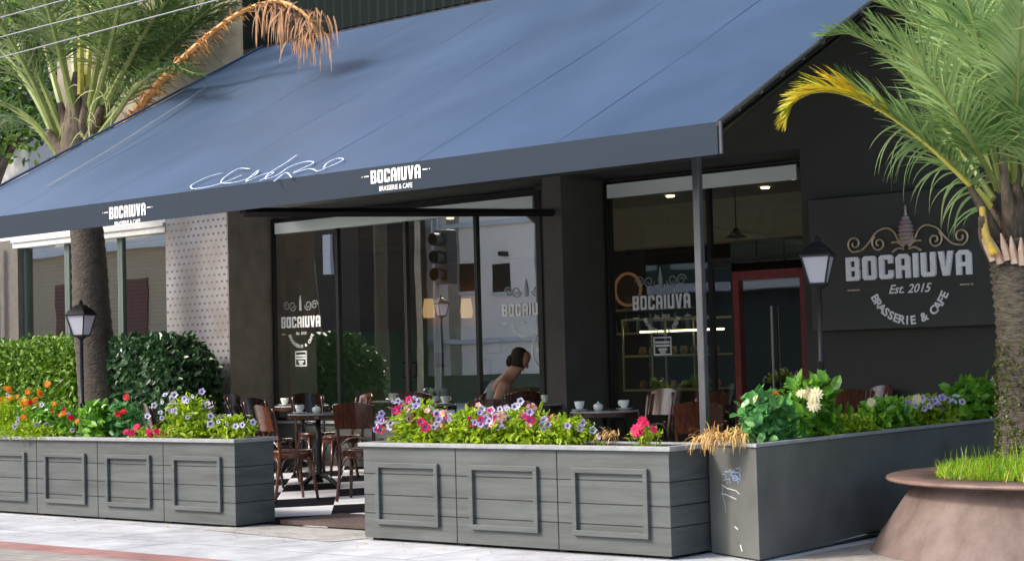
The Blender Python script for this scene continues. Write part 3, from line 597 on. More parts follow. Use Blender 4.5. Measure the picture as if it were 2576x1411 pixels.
# ================================================================== CORTEN TREE PLANTER
cc = at(2681, 1378, 2, 0); ccx, ccy = cc.x, cc.y; RZ = .47
ct = thing('tree_planter', 'round rust brown steel tree planter with sloping sides and flat rim, full of grass', 'planter', (ccx, ccy, 0))
m = MB(); m.lathe([(1.26, -.02), (1.22, .02), (.93, RZ - .03), (.93, RZ - .019)], k=72); part('cone_body', m, MT['corten'], ct, smooth=True)
m = MB(); m.lathe([(.75, RZ - .018), (1.10, RZ - .018), (1.112, RZ - .014), (1.115, RZ - .004), (1.11, RZ + .006), (1.10, RZ + .01), (.75, RZ + .01), (.75, RZ - .018)], k=72); part('rim', m, MT['corten_rim'], ct, smooth=True)
m = MB(); m.lathe([(.76, RZ), (.4, RZ + .05), (.001, RZ + .07)], k=36); part('soil', m, MT['soil'], ct, smooth=True)
m = MB()
for i in range(10500):
    a = rnd.random() * 6.283; r_ = (.80 + .03 * math.sin(a * 5)) * math.sqrt(rnd.random()); x = ccx + r_ * math.cos(a); y = ccy + r_ * math.sin(a); h = rnd.uniform(.04, .11) * (1.25 if r_ < .45 else 1)
    z = RZ + .06 * max(0, 1 - r_ / .76); d = rnd.random() * 6.283; w_ = .0035; lx, ly = rnd.gauss(0, .03), rnd.gauss(0, .03); cx_, sx_ = math.cos(d) * w_, math.sin(d) * w_
    if h > .1 and rnd.random() < .1: h *= 1.7
    m.add([(x - cx_, y - sx_, z), (x + cx_, y + sx_, z), (x + lx * .4 + cx_ * .7, y + ly * .4 + sx_ * .7, z + h * .6), (x + lx * .4 - cx_ * .7, y + ly * .4 - sx_ * .7, z + h * .6), (x + lx, y + ly, z + h)], [(0, 1, 2, 3), (3, 2, 4)])
for _ in range(700):
    a = rnd.random() * 6.283; r_ = .84 * math.sqrt(rnd.random()); leaflet0 = Vector((ccx + r_ * math.cos(a), ccy + r_ * math.sin(a), RZ + .01)); e1 = leaflet0 + Vector((rnd.gauss(0, .05), rnd.gauss(0, .05), rnd.uniform(.02, .10))); m.add([leaflet0 - Vector((.003, 0, 0)), leaflet0 + Vector((.003, 0, 0)), e1], [(0, 1, 2)], 1)
tag(m.build('grass', [MT['grass'], MT['dry']]), 'bright green grass growing round the palm in the rusty planter', 'grass', kind='stuff')
# ================================================================== STREET LAMPS
def street_lamp(label, x, y, ztop, z0):
    t = thing('street_lamp', label, 'street lamp', (x, y, z0), rz=R(20), group='black lantern lamps'); H = ztop - z0
    m = MB(); zb = H - .36
    m.lathe([(.055, 0), (.055, .03), (.03, .08), (.024, .2), (.02, zb * .6), (.026, zb * .6 + .01), (.026, zb * .6 + .03), (.019, zb * .6 + .04), (.018, zb - .03), (.045, zb - .01), (.05, zb)], k=14, cap=True); part('pole', m, MT['lamp'], t, smooth=True)
    m = MB(); q = math.pi / 4
    m.lathe([(.075, zb), (.085, zb + .012), (.085, zb + .02)], k=4, ph=q, cap=True)
    m.lathe([(.15, zb + .20), (.155, zb + .215), (.15, zb + .22), (.09, zb + .275), (.075, zb + .28), (.055, zb + .30), (.02, zb + .31)], k=4, ph=q, cap=True)
    m.lathe([(.018, zb + .31), (.024, zb + .325), (.01, zb + .345), (.002, zb + .36)], k=8, cap=True)
    for k in range(4):
        a = q + k * math.pi / 2; m.tube([(.08 * math.cos(a), .08 * math.sin(a), zb + .015), (.14 * math.cos(a), .14 * math.sin(a), zb + .205)], .007, 6)
    part('lantern_frame', m, MT['lamp'], t)
    for k in range(4):
        m = MB(); a = q + k * math.pi / 2; b = a + math.pi / 2
        m.add([(.074 * math.cos(a), .074 * math.sin(a), zb + .02), (.074 * math.cos(b), .074 * math.sin(b), zb + .02), (.134 * math.cos(b), .134 * math.sin(b), zb + .2), (.134 * math.cos(a), .134 * math.sin(a), zb + .2)], [(0, 1, 2, 3)])
        part('glass_pane', m, MT['lampglass'], t)
    return t
p = at(203, 752, 1, .75); street_lamp('black lantern street lamp behind the left flower box, in front of the palm trunk', p.x, p.y, p.z, 0)
p = at(2055, 590, 1, 1.55); street_lamp('black lantern street lamp beside the sign, rising from the dark side flower box', p.x, p.y, p.z, .4)
# ================================================================== PALMS
def leaflet(mb, p, d, L, wid, droop, nrm, mi=0, seg=4, twist=0):
    pts = []; q = Vector(p); dd = Vector(d).normalized(); side = dd.cross(nrm).normalized()
    if twist: side = Matrix.Rotation(twist, 3, dd) @ side
    vs = []
    for i in range(seg + 1):
        t = i / seg; w_ = wid * (1 - t) ** .6 * (.6 + .8 * min(1, t * 4)) * .5 + .0006
        vs += [q - side * w_, q + side * w_]
        dd = (dd + Vector((0, 0, -1)) * droop * (L / seg) * (1 + t * 2)).normalized(); q = q + dd * (L / seg)
    mb.add(vs, [(2 * i, 2 * i + 1, 2 * i + 3, 2 * i + 2) for i in range(seg)], mi)
def frond(tree, P, r0, n, L, wid, mats, droop=1.2, up=None, t0=.15, spread=60, jit=.12, tipmat=None, side_only=0, dens=1, lscale=None, hang=0):
    path = catmull(P, 10); N = len(path); m = MB()
    cum = [0]
    for i in range(1, N): cum.append(cum[-1] + (path[i] - path[i - 1]).length)
    T = cum[-1]; m.tube(path, [r0 * (1 - .85 * c_ / T) for c_ in cum], 6, mi=1)
    for k in range(n):
        t = t0 + (1 - t0) * (k + .5) / n; s_ = t * T; i = max(j for j in range(N) if cum[j] <= s_ + 1e-6); i = min(i, N - 2)
        f_ = (s_ - cum[i]) / max(1e-6, cum[i + 1] - cum[i]); p_ = path[i].lerp(path[i + 1], f_); tan = (path[i + 1] - path[i]).normalized()
        u = up or Vector((0, 0, 1)); sd = tan.cross(u)
        if sd.length < .05: sd = tan.orthogonal()
        sd.normalize(); nn = sd.cross(tan).normalized()
        a = R(spread) * (1 - .55 * t) + rnd.gauss(0, jit)
        ll = L * (math.sin(math.pi * min(1, .18 + t * .78)) ** .6) * rnd.uniform(.85, 1.1)
        if lscale: ll *= lscale(t)
        for s2 in (-1, 1):
            if side_only and s2 != side_only and rnd.random() < .8: continue
            d = tan * math.cos(a) + sd * s2 * math.sin(a) * .85 + nn * (.38 + rnd.gauss(0, jit)) * math.sin(a) - Vector((0, 0, hang))
            leaflet(m, p_, d, ll, wid * rnd.uniform(.8, 1.2), droop * rnd.uniform(.5, 1.5), nn, 2 if (tipmat and t > rnd.uniform(.45, .65)) else 0, twist=rnd.gauss(0, .4))
    ms = list(mats) + ([tipmat] if tipmat else [])
    return part('frond', m, ms, tree)
def palm(name, label, base, path, radii, bark, seed):
    t = thing(name, label, 'palm tree', base)
    t.location = (0, 0, 0)
    m = MB(); pth = catmull(path, 14); n = len(pth); rr = []
    for i in range(n):
        f_ = i / (n - 1) * (len(radii) - 1); k = min(int(f_), len(radii) - 2); rr.append(lerp(radii[k], radii[k + 1], f_ - k) * (1 + .05 * ((i % 2) * 2 - 1) * (1 if bark == 'bark_pale' else .4)))
    m.tube(pth, rr, 20); tr = part('trunk', m, MT[bark], t, smooth=True)
    return t
# left palm, outside the awning's left edge
YP = 3.4
def lp(px, py, dy=0): return at(px, py, 1, YP + dy)
pl_ = palm('palm_tree', 'dark trunked palm tree rising left of the awning behind the left street lamp', (0, 0, 0), [Vector((lp(256, 1080).x, YP, 0)), lp(250, 1000), lp(232, 800), lp(222, 620), lp(205, 480), lp(200, 400)], [.27, .245, .225, .20, .19, .22], 'bark', 1)
def sheath(tree, P, r0, r1, m_=None):
    m = MB(); pth = catmull(P, 6); n = len(pth); m.tube(pth, [lerp(r0, r1, (i / (n - 1)) ** .8) for i in range(n)], 8); return part('leaf_base', m, m_ or MT['sheath'], tree, smooth=True)
st = [((185, 410), (120, 330), (40, 268), -.3), ((188, 405), (130, 300), (60, 220), .2), ((195, 390), (150, 260), (120, 170), -.2), ((200, 370), (175, 250), (150, 130), .3), ((205, 360), (195, 240), (180, 120), -.3),
      ((208, 350), (208, 220), (200, 90), .1), ((212, 350), (222, 220), (228, 80), -.2), ((215, 360), (240, 240), (262, 110), .3), ((220, 380), (255, 270), (295, 150), -.3), ((225, 400), (280, 310), (330, 210), .1)]
for a, b, c_, dy in st:
    sheath(pl_, [lp(*a), lp((a[0] + b[0]) / 2 - (b[0] < 200) * 4, (a[1] + b[1]) / 2, dy * .25), lp(*b, dy * .5)], .115, .045)
m = MB(); m.lathe([(.18, -.1), (.22, .12), (.22, .35), (.16, .7), (.06, 1.2)], k=14, cap=True); q_ = lp(200, 430); o = part('crown_shaft', m, MT['sheath'], pl_, smooth=True); o.location = q_
G = [MT['frond'], MT['rib']]; D = [MT['frond_dark'], MT['rib']]; O_ = [MT['frond_olive'], MT['rib']]
LF = [  # picture path, depth offset, materials, leaflet length
 ([(150, 390), (60, 290), (-60, 250), (-180, 330)], -.5, D, .5), ([(150, 370), (85, 240), (0, 130), (-120, 60)], .4, O_, .55), ([(170, 360), (110, 220), (40, 60), (-60, -60)], -.6, D, .6),
 ([(175, 340), (130, 180), (85, 20), (20, -160)], .5, O_, .6), ([(185, 320), (160, 150), (130, -40), (90, -240)], -.5, D, .6), ([(195, 300), (185, 130), (170, -60), (140, -280)], .7, O_, .6),
 ([(203, 300), (203, 120), (195, -80), (180, -300)], -.3, [MT['frond'], MT['rib_yel']], .6), ([(212, 300), (225, 120), (235, -80), (250, -300)], .4, [MT['frond'], MT['rib_yel']], .6), ([(220, 300), (250, 130), (285, -50), (330, -260)], -.6, D, .65),
 ([(228, 320), (280, 170), (340, 10), (420, -160)], .6, O_, .7), ([(235, 330), (305, 190), (385, 50), (500, -100)], -.3, D, .75), ([(240, 350), (312, 250), (400, 110), (486, -20), (600, -120)], .5, [MT['frond'], MT['rib']], .85),
 ([(230, 370), (290, 290), (345, 215), (420, 170), (500, 190)], -.8, D, .55), ([(160, 400), (100, 330), (20, 300), (-60, 380)], .6, D, .5), ([(215, 330), (262, 210), (300, 60), (330, -120)], .9, D, .8), ([(150, 360), (70, 180), (-20, 40), (-140, -40)], -.9, O_, .6),
 ([(240, 350), (330, 235), (430, 120), (540, 40), (650, 0)], .9, D, .75), ([(235, 345), (340, 215), (450, 90), (590, -30)], .4, D, .85), ([(225, 320), (270, 150), (310, -20), (360, -200)], -1.0, O_, .8), ([(235, 350), (320, 200), (430, 60), (560, -60)], 1.0, D, .9), ([(225, 330), (290, 200), (360, 90), (440, 10)], .2, O_, .75), ([(200, 320), (150, 130), (100, -60), (60, -260)], -1.1, O_, .7)]
for P_, dy, ms, L in LF:
    n_ = len(P_); frond(pl_, [lp(a, b, dy * i / (n_ - 1) * 1.4) for i, (a, b) in enumerate(P_)], .05, 92, L, .016, ms, droop=.8, t0=.3, jit=.2)
frond(pl_, [lp(a, b, dy) for (a, b), dy in (((305, 335), 0), ((375, 240), -.3), ((445, 165), -.5), ((520, 95), -.7), ((610, 30), -.8), ((700, 5), -.9), ((770, 40), -1.0), ((800, 95), -1.0))], .06, 150, .42, .02, [MT['orange_leaf'], MT['rib_dead']], droop=1.6, t0=.05, spread=24, jit=.22, lscale=lambda t: 1.1 - .5 * t)
m = MB()
for k in range(150):   # brown strands hanging off the end of the dead frond
    q_ = rnd.random(); f_ = (640 + 60 * rnd.random(), rnd.uniform(5, 25)) if q_ < .22 else (rnd.gauss(775, 22), rnd.uniform(20, 95)) if q_ < .75 else (rnd.gauss(715, 12), rnd.uniform(0, 45)); p_ = lp(*f_, -.9)
    leaflet(m, p_, Vector((rnd.gauss(.1, .5), rnd.gauss(-.1, .4), rnd.uniform(-.9, .2))), rnd.uniform(.18, .46), .022, rnd.uniform(3, 9), Vector((0, -1, .1)), 0, 6)
part('dry_strands', m, MT['frond_dead'], pl_)
m = MB()
for k in range(26):   # dry sheath fibres hanging round the crown
    p_ = lp(rnd.uniform(195, 300), rnd.uniform(200, 400), -.28); d = Vector((rnd.gauss(0, .5), -.1, rnd.uniform(-.6, .6)))
    leaflet(m, p_, d, rnd.uniform(.25, .6), .014, rnd.uniform(2, 5), Vector((0, -1, .1)), 0, 6)
part('dry_fibre', m, MT['rib'], pl_)
# right palm in the rusty planter
pb = at(2572, 1190, 1, ccy - .0); DP = (pb - CAM).length
def rp(px, py, dd=0): return far(px, py, DP + dd)
pr = palm('palm_tree', 'pale mossy palm tree growing from the rusty planter with a yellowing frond', (0, 0, 0), [rp(2578, 1230), rp(2574, 1000), rp(2566, 820), rp(2556, 680), rp(2548, 600)], [.165, .16, .155, .165, .17], 'bark_pale', 2)
m = MB(); 
for k in range(420):
    zt = rnd.random() ** 1.3; px_, py_ = 2574, lerp(1180, 860, zt); c0 = rp(px_, py_); a = rnd.uniform(2.6, 5.8); r_ = .165
    p_ = c0 + Vector((math.cos(a) * r_, math.sin(a) * r_, 0)); nn = Vector((math.cos(a), math.sin(a), .2))
    for _ in range(3): leaflet(m, p_ + Vector((rnd.gauss(0, .01), rnd.gauss(0, .01), rnd.gauss(0, .01))), nn + Vector((rnd.gauss(0, .5), rnd.gauss(0, .5), rnd.gauss(0, .5))), .018, .018, 3, nn, 0, 2)
part('moss', m, leafmat('trunk_moss', (.05, .08, .012), (.16, .19, .03), 8), pr)
for a, b, c_, dd in [((2520, 640), (2490, 560), (2440, 470), -.1), ((2530, 640), (2505, 540), (2485, 440), .1), ((2545, 650), (2535, 520), (2520, 400), -.15), ((2560, 650), (2560, 520), (2556, 360), 0), ((2575, 650), (2590, 520), (2600, 380), .1), ((2510, 650), (2478, 600), (2468, 545), -.15), ((2590, 660), (2620, 560), (2640, 480), 0)]:
    sheath(pr, [rp(*a), rp(*b, dd), rp(*c_, dd * 1.5)], .065, .02)
o = sheath(pr, [rp(2502, 640, -.18), rp(2480, 590, -.2), rp(2470, 520, -.2)], .035, .02, mat('yellow_leaf_stub', (.66, .42, .03), .5, col2=(.3, .25, .1), scale=9))
for k in range(5):
    m = MB(); q0_ = rp(2500 + k * 18, 655 + rnd.uniform(-10, 10), -.17); m.tube([q0_, q0_ + Vector((-.03 + k * .01, -.03, .09)), q0_ + Vector((-.06 + k * .02, -.05, .17))], [.03, .022, .006], 6)
    part('leaf_stub', m, mat('cut_leaf_stub', (.34, .19, .13), .8, col2=(.45, .38, .3), scale=14), pr)
H1 = [(2490, 520, 0), (2430, 455, -.15), (2340, 370, -.3), (2250, 300, -.4), (2170, 255, -.5), (2100, 232, -.5), (2040, 235, -.5), (1995, 262, -.5), (1975, 305, -.5)]
frond(pr, [rp(*q) for q in H1], .026, 170, .50, .017, [MT['frond'], MT['rib_yel']], droop=.5, up=Vector((.25, -.35, 1)), t0=.1, spread=62, jit=.08, tipmat=MT['frond_yel'], lscale=lambda t: .85 if t < .8 else .62)
RF = [([(2500, 500, 0), (2430, 400, .2), (2330, 260, .3), (2240, 150, .3), (2150, 90, .3), (2080, 90, .3)], G, .42), ([(2510, 480, 0), (2460, 330, .1), (2390, 180, .1), (2290, 50, .1), (2170, -10, .1)], G, .5), ([(2520, 470, 0), (2480, 300, -.2), (2430, 140, -.3), (2350, -20, -.4)], G, .52),
      ([(2530, 460, 0), (2510, 280, .2), (2480, 100, .3), (2440, -80, .4)], G, .52), ([(2545, 450, 0), (2540, 260, -.1), (2530, 80, -.2), (2520, -120, -.2)], G, .52), ([(2560, 450, 0), (2580, 260, .1), (2600, 60, .2), (2620, -160, .3)], G, .5),
      ([(2570, 470, 0), (2620, 300, 0), (2690, 150, 0), (2780, 60, 0)], G, .5), ([(2490, 510, 0), (2410, 430, .35), (2300, 330, .6), (2210, 270, .7), (2120, 190, .7)], G, .4), ([(2515, 480, 0), (2440, 350, -.35), (2370, 240, -.5), (2290, 140, -.6), (2200, 60, -.6)], G, .44),
      ([(2550, 460, 0), (2555, 300, .5), (2500, 120, .9), (2420, 0, 1.1)], G, .5), ([(2580, 480, 0), (2640, 360, -.3), (2720, 300, -.5)], G, .5),
      ([(2525, 470, 0), (2475, 320, .5), (2400, 170, .9), (2300, 30, 1.1)], G, .5), ([(2535, 460, 0), (2500, 260, -.4), (2450, 60, -.7), (2400, -120, -.9)], G, .52), ([(2550, 460, 0), (2560, 240, -.5), (2570, 20, -.9)], G, .52), ([(2565, 460, 0), (2600, 240, .6), (2650, 20, 1.0)], G, .52), ([(2530, 480, 0), (2470, 380, .7), (2390, 300, 1.1), (2300, 250, 1.3)], G, .45)]
for P_, ms, L in RF:
    frond(pr, [rp(*q) for q in P_], .022, 92, L * 1.1, .0145, ms, droop=.8, t0=.22, spread=60, jit=.12)
m = MB()
for k in range(34):   # long drooping lower leaflets on the yellowing frond
    f_ = rnd.random(); i = f_ * 3; a = H1[int(i)]; b = H1[int(i) + 1]; g = i - int(i); p_ = rp(lerp(a[0], b[0], g), lerp(a[1], b[1], g) + 6, lerp(a[2], b[2], g))
    leaflet(m, p_, Vector((-.8, -.45, rnd.uniform(-.45, .25))), rnd.uniform(.25, .42), .011, rnd.uniform(2, 7), Vector((0, -1, .2)), 0, 7)
part('drooping_leaflets', m, MT['frond'], pr)
# ================================================================== HEDGES AND BUSHES
def leafcloud(n, f, size, mats_n=1, asp=.55, norm=None):
    m = MB()
    for i in range(n):
        p_ = Vector(f()); s_ = size * rnd.uniform(.6, 1.3); d = Vector((rnd.gauss(0, 1), rnd.gauss(0, 1), rnd.gauss(0, 1))).normalized()
        nn = (Vector((rnd.gauss(0, 1), rnd.gauss(0, 1) - .4, rnd.gauss(0, 1) + .7))).normalized(); sd = d.cross(nn).normalized(); d = nn.cross(sd)
        w_ = s_ * asp * .5
        if size < .045: m.add([p_, p_ + d * s_ * .45 + sd * w_ + nn * s_ * .08, p_ + d * s_, p_ + d * s_ * .45 - sd * w_ + nn * s_ * .08], [(0, 1, 2), (0, 2, 3)], rnd.randrange(mats_n)); continue
        g = s_ * .07; m.add([p_, p_ + d * s_ * .25 + sd * w_ * .85 + nn * g, p_ + d * s_ * .68 + sd * w_ * .8 + nn * g * .6, p_ + d * s_ - nn * g, p_ + d * s_ * .68 - sd * w_ * .8 + nn * g * .6, p_ + d * s_ * .25 - sd * w_ * .85 + nn * g], [(0, 1, 2, 3), (0, 3, 4, 5)], rnd.randrange(mats_n))
    return m
def boxpts(x0, y0, z0, x1, y1, z1, bias=.12):
    def f():
        while True:
            x, y, z = rnd.uniform(x0, x1), rnd.uniform(y0, y1), rnd.uniform(z0, z1)
            if min(y - y0, z1 - z, x - x0, x1 - x) < bias * (1 + rnd.random()) : return (x + rnd.gauss(0, .02), y + rnd.gauss(0, .03), z + rnd.gauss(0, .03) + .03 * math.sin(x * 5))
    return f
hx0 = -13.4; hx1 = at(190, 850, 1, 3.75).x
t = thing('hedge', 'clipped sunlit box hedge left of the palm trunk, behind the marigolds', 'hedge', (0, 0, 0))
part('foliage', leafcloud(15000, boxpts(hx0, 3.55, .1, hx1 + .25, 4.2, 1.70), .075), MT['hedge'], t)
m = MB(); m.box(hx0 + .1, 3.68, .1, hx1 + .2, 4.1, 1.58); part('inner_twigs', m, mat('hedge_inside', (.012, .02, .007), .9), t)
t = thing('bush', 'dark glossy shaded bush right of the palm trunk beside the tiled column', 'bush', (0, 0, 0))
ex0 = at(292, 850, 1, 3.7).x; ex1 = at(505, 900, 1, 3.7).x; ecx = (ex0 + ex1) / 2; erx = (ex1 - ex0) / 2
def ell():
    while True:
        a, b, c_ = rnd.uniform(-1, 1), rnd.uniform(-1, 1), rnd.uniform(-1, 1); q = abs(a) ** 5 + abs(b) ** 4 + abs(c_ + (max(0, a - .35) * .5 if c_ > 0 else 0)) ** 9
        if .45 < q < 1: return (ecx + a * erx, 3.75 + b * .38, .86 + c_ * .83 + .03 * math.sin(a * 7))
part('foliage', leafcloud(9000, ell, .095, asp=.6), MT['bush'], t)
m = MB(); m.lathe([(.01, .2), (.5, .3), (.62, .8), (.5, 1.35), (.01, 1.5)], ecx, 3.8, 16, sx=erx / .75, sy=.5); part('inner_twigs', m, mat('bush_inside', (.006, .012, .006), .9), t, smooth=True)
# ================================================================== FLOWERING PLANTS
def bloom_mesh(name, mats_, r_=.03, kind='petunia'):
    m = MB()
    if kind == 'petunia':
        n = 20; ring = []; mid = []
        for k in range(n):
            a = 2 * math.pi * k / n; q = r_ * (1 + .13 * math.cos(5 * a)); ring.append((q * math.cos(a), q * math.sin(a), .004 * math.cos(10 * a))); mid.append((q * .45 * math.cos(a), q * .45 * math.sin(a), -.006))
        m.add(ring + mid, [(k, (k + 1) % n, n + (k + 1) % n, n + k) for k in range(n)], 0)
        c0 = len(m.v); m.add(mid + [(0, 0, -.028)], [(k, (k + 1) % n, n) for k in range(n)], 1)
        if len(mats_) > 2:
            for k in range(5):
                a = 2 * math.pi * (k + .5) / 5; b = .16
                m.add([(0.3 * r_ * math.cos(a), .3 * r_ * math.sin(a), -.003), (r_ * 1.02 * math.cos(a - b), r_ * 1.02 * math.sin(a - b), .0045), (r_ * 1.02 * math.cos(a + b), r_ * 1.02 * math.sin(a + b), .0045)], [(0, 1, 2)], 2)
    else:
        for ly in range(4):
            n = 11 - ly * 2
            for k in range(n):
                a = 2 * math.pi * (k + .5 * ly) / n; q = r_ * (1 - .2 * ly); e = .28; z = .006 * ly
                m.add([(0, 0, z), (q * .7 * math.cos(a - e), q * .7 * math.sin(a - e), z + .004), (q * math.cos(a), q * math.sin(a), z + .002 + .002 * ly), (q * .7 * math.cos(a + e), q * .7 * math.sin(a + e), z + .004)], [(0, 1, 2, 3)], 0)
    me = bpy.data.meshes.new(name); me.from_pydata(m.v, [], m.f)
    for q in mats_: me.materials.append(q)
    me.polygons.foreach_set('material_index', m.mi); me.update(); return me
dk = mat('dark_violet_throat', (.26, .16, .40), .6); yc = mat('yellow_throat', (.7, .6, .1), .6)
BL = {'mauve': bloom_mesh('petunia_bloom', [MT['mauve'], dk], .027), 'pale': bloom_mesh('petunia_bloom', [MT['palemauve'], dk], .027), 'magenta': bloom_mesh('petunia_bloom', [MT['magenta'], dk]), 'striped': bloom_mesh('petunia_bloom', [MT['pink'], yc, MT['magenta']]),
      'red': bloom_mesh('geranium_bloom', [MT['redp'], dk], .034, 'm'), 'orange': bloom_mesh('marigold_bloom', [MT['orange'], yc], .036, 'm'), 'cream': bloom_mesh('hydrangea_bloom', [MT['cream'], yc], .05, 'm'), 'pink': bloom_mesh('geranium_bloom', [MT['magenta'], dk], .036, 'm')}
view = -ray(1288, 705)
def put_blooms(t, kind, pts, s=1.0, nm='flower'):
    for p_ in pts:
        o = bpy.data.objects.new(nm, BL[kind]); C.objects.link(o); o.parent = t
        d = (Vector((view.x, view.y, .35)) + Vector((rnd.gauss(0, .45), rnd.gauss(0, .45), rnd.gauss(0, .45)))).normalized()
        o.rotation_euler = d.to_track_quat('Z', 'Y').to_euler(); o.location = Vector(p_) - t.location; q = s * rnd.uniform(.65, 1.25); o.scale = (q, q, q)
def clump(name, label, px, py_top, ybase, w_m, h_m, leafm, leafsize, nleaf, blooms, cat='flowering plant', asp=.5, nm='flower', group=None, zb=.70, spill=0, bs=1.0):
    c0 = at(px, 1090, 1, ybase); t = thing(name, label, cat, (c0.x, ybase, zb), group=group)
    def f():
        while True:
            a, b, c_ = rnd.gauss(0, .42), rnd.gauss(0, .42), rnd.random() ** .8
            if abs(a) < 1 and abs(b) < 1 and c_ < 1.05 - .75 * abs(a) ** 1.6: break
        return (a * w_m / 2, b * .16, c_ * h_m * rnd.uniform(.85, 1.05) - (spill if rnd.random() < .12 and spill else 0))
    m = leafcloud(nleaf, f, leafsize, asp=asp)
    for k in range(int(14 * w_m) + 5):
        x = rnd.uniform(-.5, .5) * w_m * .8; y = rnd.uniform(-.1, .1); hh = h_m * rnd.uniform(.5, .95); m.tube([(x * .6, y, 0), (x * .9, y * 1.1, hh * .6), (x, y * 1.3, hh)], .003, 4)
    part('foliage', m, leafm, t)
    for kind, n in blooms:
        pts = []
        for k in range(n):
            a = rnd.uniform(-1, 1); hh = (1.08 - .5 * abs(a) ** 1.8) * h_m * rnd.uniform(.55, 1.12)
            pts.append((c0.x + a * w_m / 2, ybase + rnd.uniform(-.19, .06), zb + hh))
        put_blooms(t, kind, pts, bs, nm)
    return t
YBx, YAx = .18, .38
# middle box
clump('petunia', 'pink and mauve petunia clump spilling over the left end of the middle flower box', 1060, 0, YBx, .66, .30, MT['lime'], .05, 1300, [('mauve', 14), ('pale', 16), ('magenta', 13), ('striped', 11)], spill=.07)
clump('petunia', 'lime green petunia clump with few pale flowers at the centre of the middle flower box', 1195, 0, YBx, .66, .25, MT['lime'], .055, 1900, [('pale', 9), ('striped', 11), ('magenta', 4), ('mauve', 4)], spill=.05)
clump('petunia', 'mauve and crimson petunia clump right of centre in the middle flower box', 1320, 0, YBx, .62, .26, MT['lime'], .05, 1300, [('mauve', 12), ('pale', 19), ('magenta', 8), ('striped', 6)], spill=.06)
clump('petunia', 'lavender petunia clump thinning out before the red geranium in the middle flower box', 1425, 0, YBx, .60, .2, MT['lime'], .045, 900, [('mauve', 9), ('pale', 3)], spill=.02)
clump('geranium', 'small red geranium with three heads near the right end of the middle flower box', 1622, 0, YBx, .26, .15, MT['lime'], .035, 190, [('pink', 0)], nm='flower_head')
g = bpy.data.objects['geranium']; put_blooms(g, 'pink', [at(x, y, 1, YBx - .08) for x, y in ((1616, 1058), (1604, 1082), (1644, 1080), (1624, 1064))], 1.25, 'flower_head')
def straw(name, label, pts, n, spread, zb=.725):
    t = thing(name, label, 'dried plant', pts[0]); m = MB()
    for k in range(n):
        a = rnd.random(); i = a * (len(pts) - 1); q = Vector(pts[int(i)]).lerp(Vector(pts[min(int(i) + 1, len(pts) - 1)]), i - int(i)) - Vector(pts[0])
        leaflet(m, q + Vector((rnd.gauss(0, .03), rnd.gauss(0, .03), rnd.uniform(0, .03))), Vector((rnd.gauss(0, 1), rnd.gauss(-.3, 1), rnd.uniform(-.1, .9))), rnd.uniform(.05, spread), .007, rnd.uniform(3, 16), Vector((0, 0, 1)), 0, 5)
    part('dry_stems', m, MT['dry'], t); return t
straw('dried_plant', 'straw coloured dead plant hanging where the middle and side boxes meet', [at(1765, 1108, 1, .12), at(1800, 1098, 1, .15), at(1870, 1098, 1, .22)], 330, .16)
straw('dried_plant', 'thin dry stalks standing beside the lavender petunias in the middle box', [at(1520, 1095, 1, .15), at(1545, 1100, 1, .15)], 40, .12)
# left box
clump('marigold_plant', 'orange marigolds at the far left end of the left flower box', 30, 0, YAx, 1.0, .38, MT['lime'], .05, 1500, [('orange', 14), ('pale', 4)], bs=1.1)
clump('geranium', 'bushy green geranium with coral red heads left of the lamp pole', 120, 0, YAx, 1.0, .33, MT['mid'], .06, 1300, [('red', 6), ('orange', 4), ('pale', 3)], nm='flower_head')
g = bpy.data.objects.get('marigold_plant'); put_blooms(g, 'orange', [at(x, y, 1, YAx) for x, y in ((120, 966), (98, 990), (30, 1000), (42, 998), (88, 1005), (10, 1008), (70, 985), (20, 1020), (60, 1012))], 1.3)
clump('lime_plant', 'pale lime leafy plant in front of the marigolds, low along the box rim', 70, 0, YAx - .14, 1.4, .14, MT['lime'], .045, 1500, [('mauve', 4), ('pale', 3)])
clump('leafy_plant', 'green broad leaved plant right of the lamp pole in the left flower box', 245, 0, YAx, .5, .30, MT['mid'], .085, 330, [], cat='plant', asp=.7)
clump('leafy_plant', 'dark leafy sprig with small red buds against the palm trunk', 310, 0, YAx + .1, .55, .32, MT['blue_leaf'], .07, 260, [('red', 4)], cat='plant', asp=.6)
clump('geranium', 'low magenta red geranium heads right of the middle of the left flower box', 375, 0, YAx, .55, .09, MT['lime'], .04, 260, [('pink', 9)], nm='flower_head')
clump('petunia', 'tall pale lavender petunia clump near the right end of the left flower box', 480, 0, YAx, .72, .36, MT['lime'], .05, 1500, [('pale', 24), ('mauve', 6)])
clump('petunia', 'low trailing lime petunia at the very right corner of the left flower box', 590, 0, YAx, .55, .2, MT['lime'], .045, 600, [('pale', 7)])
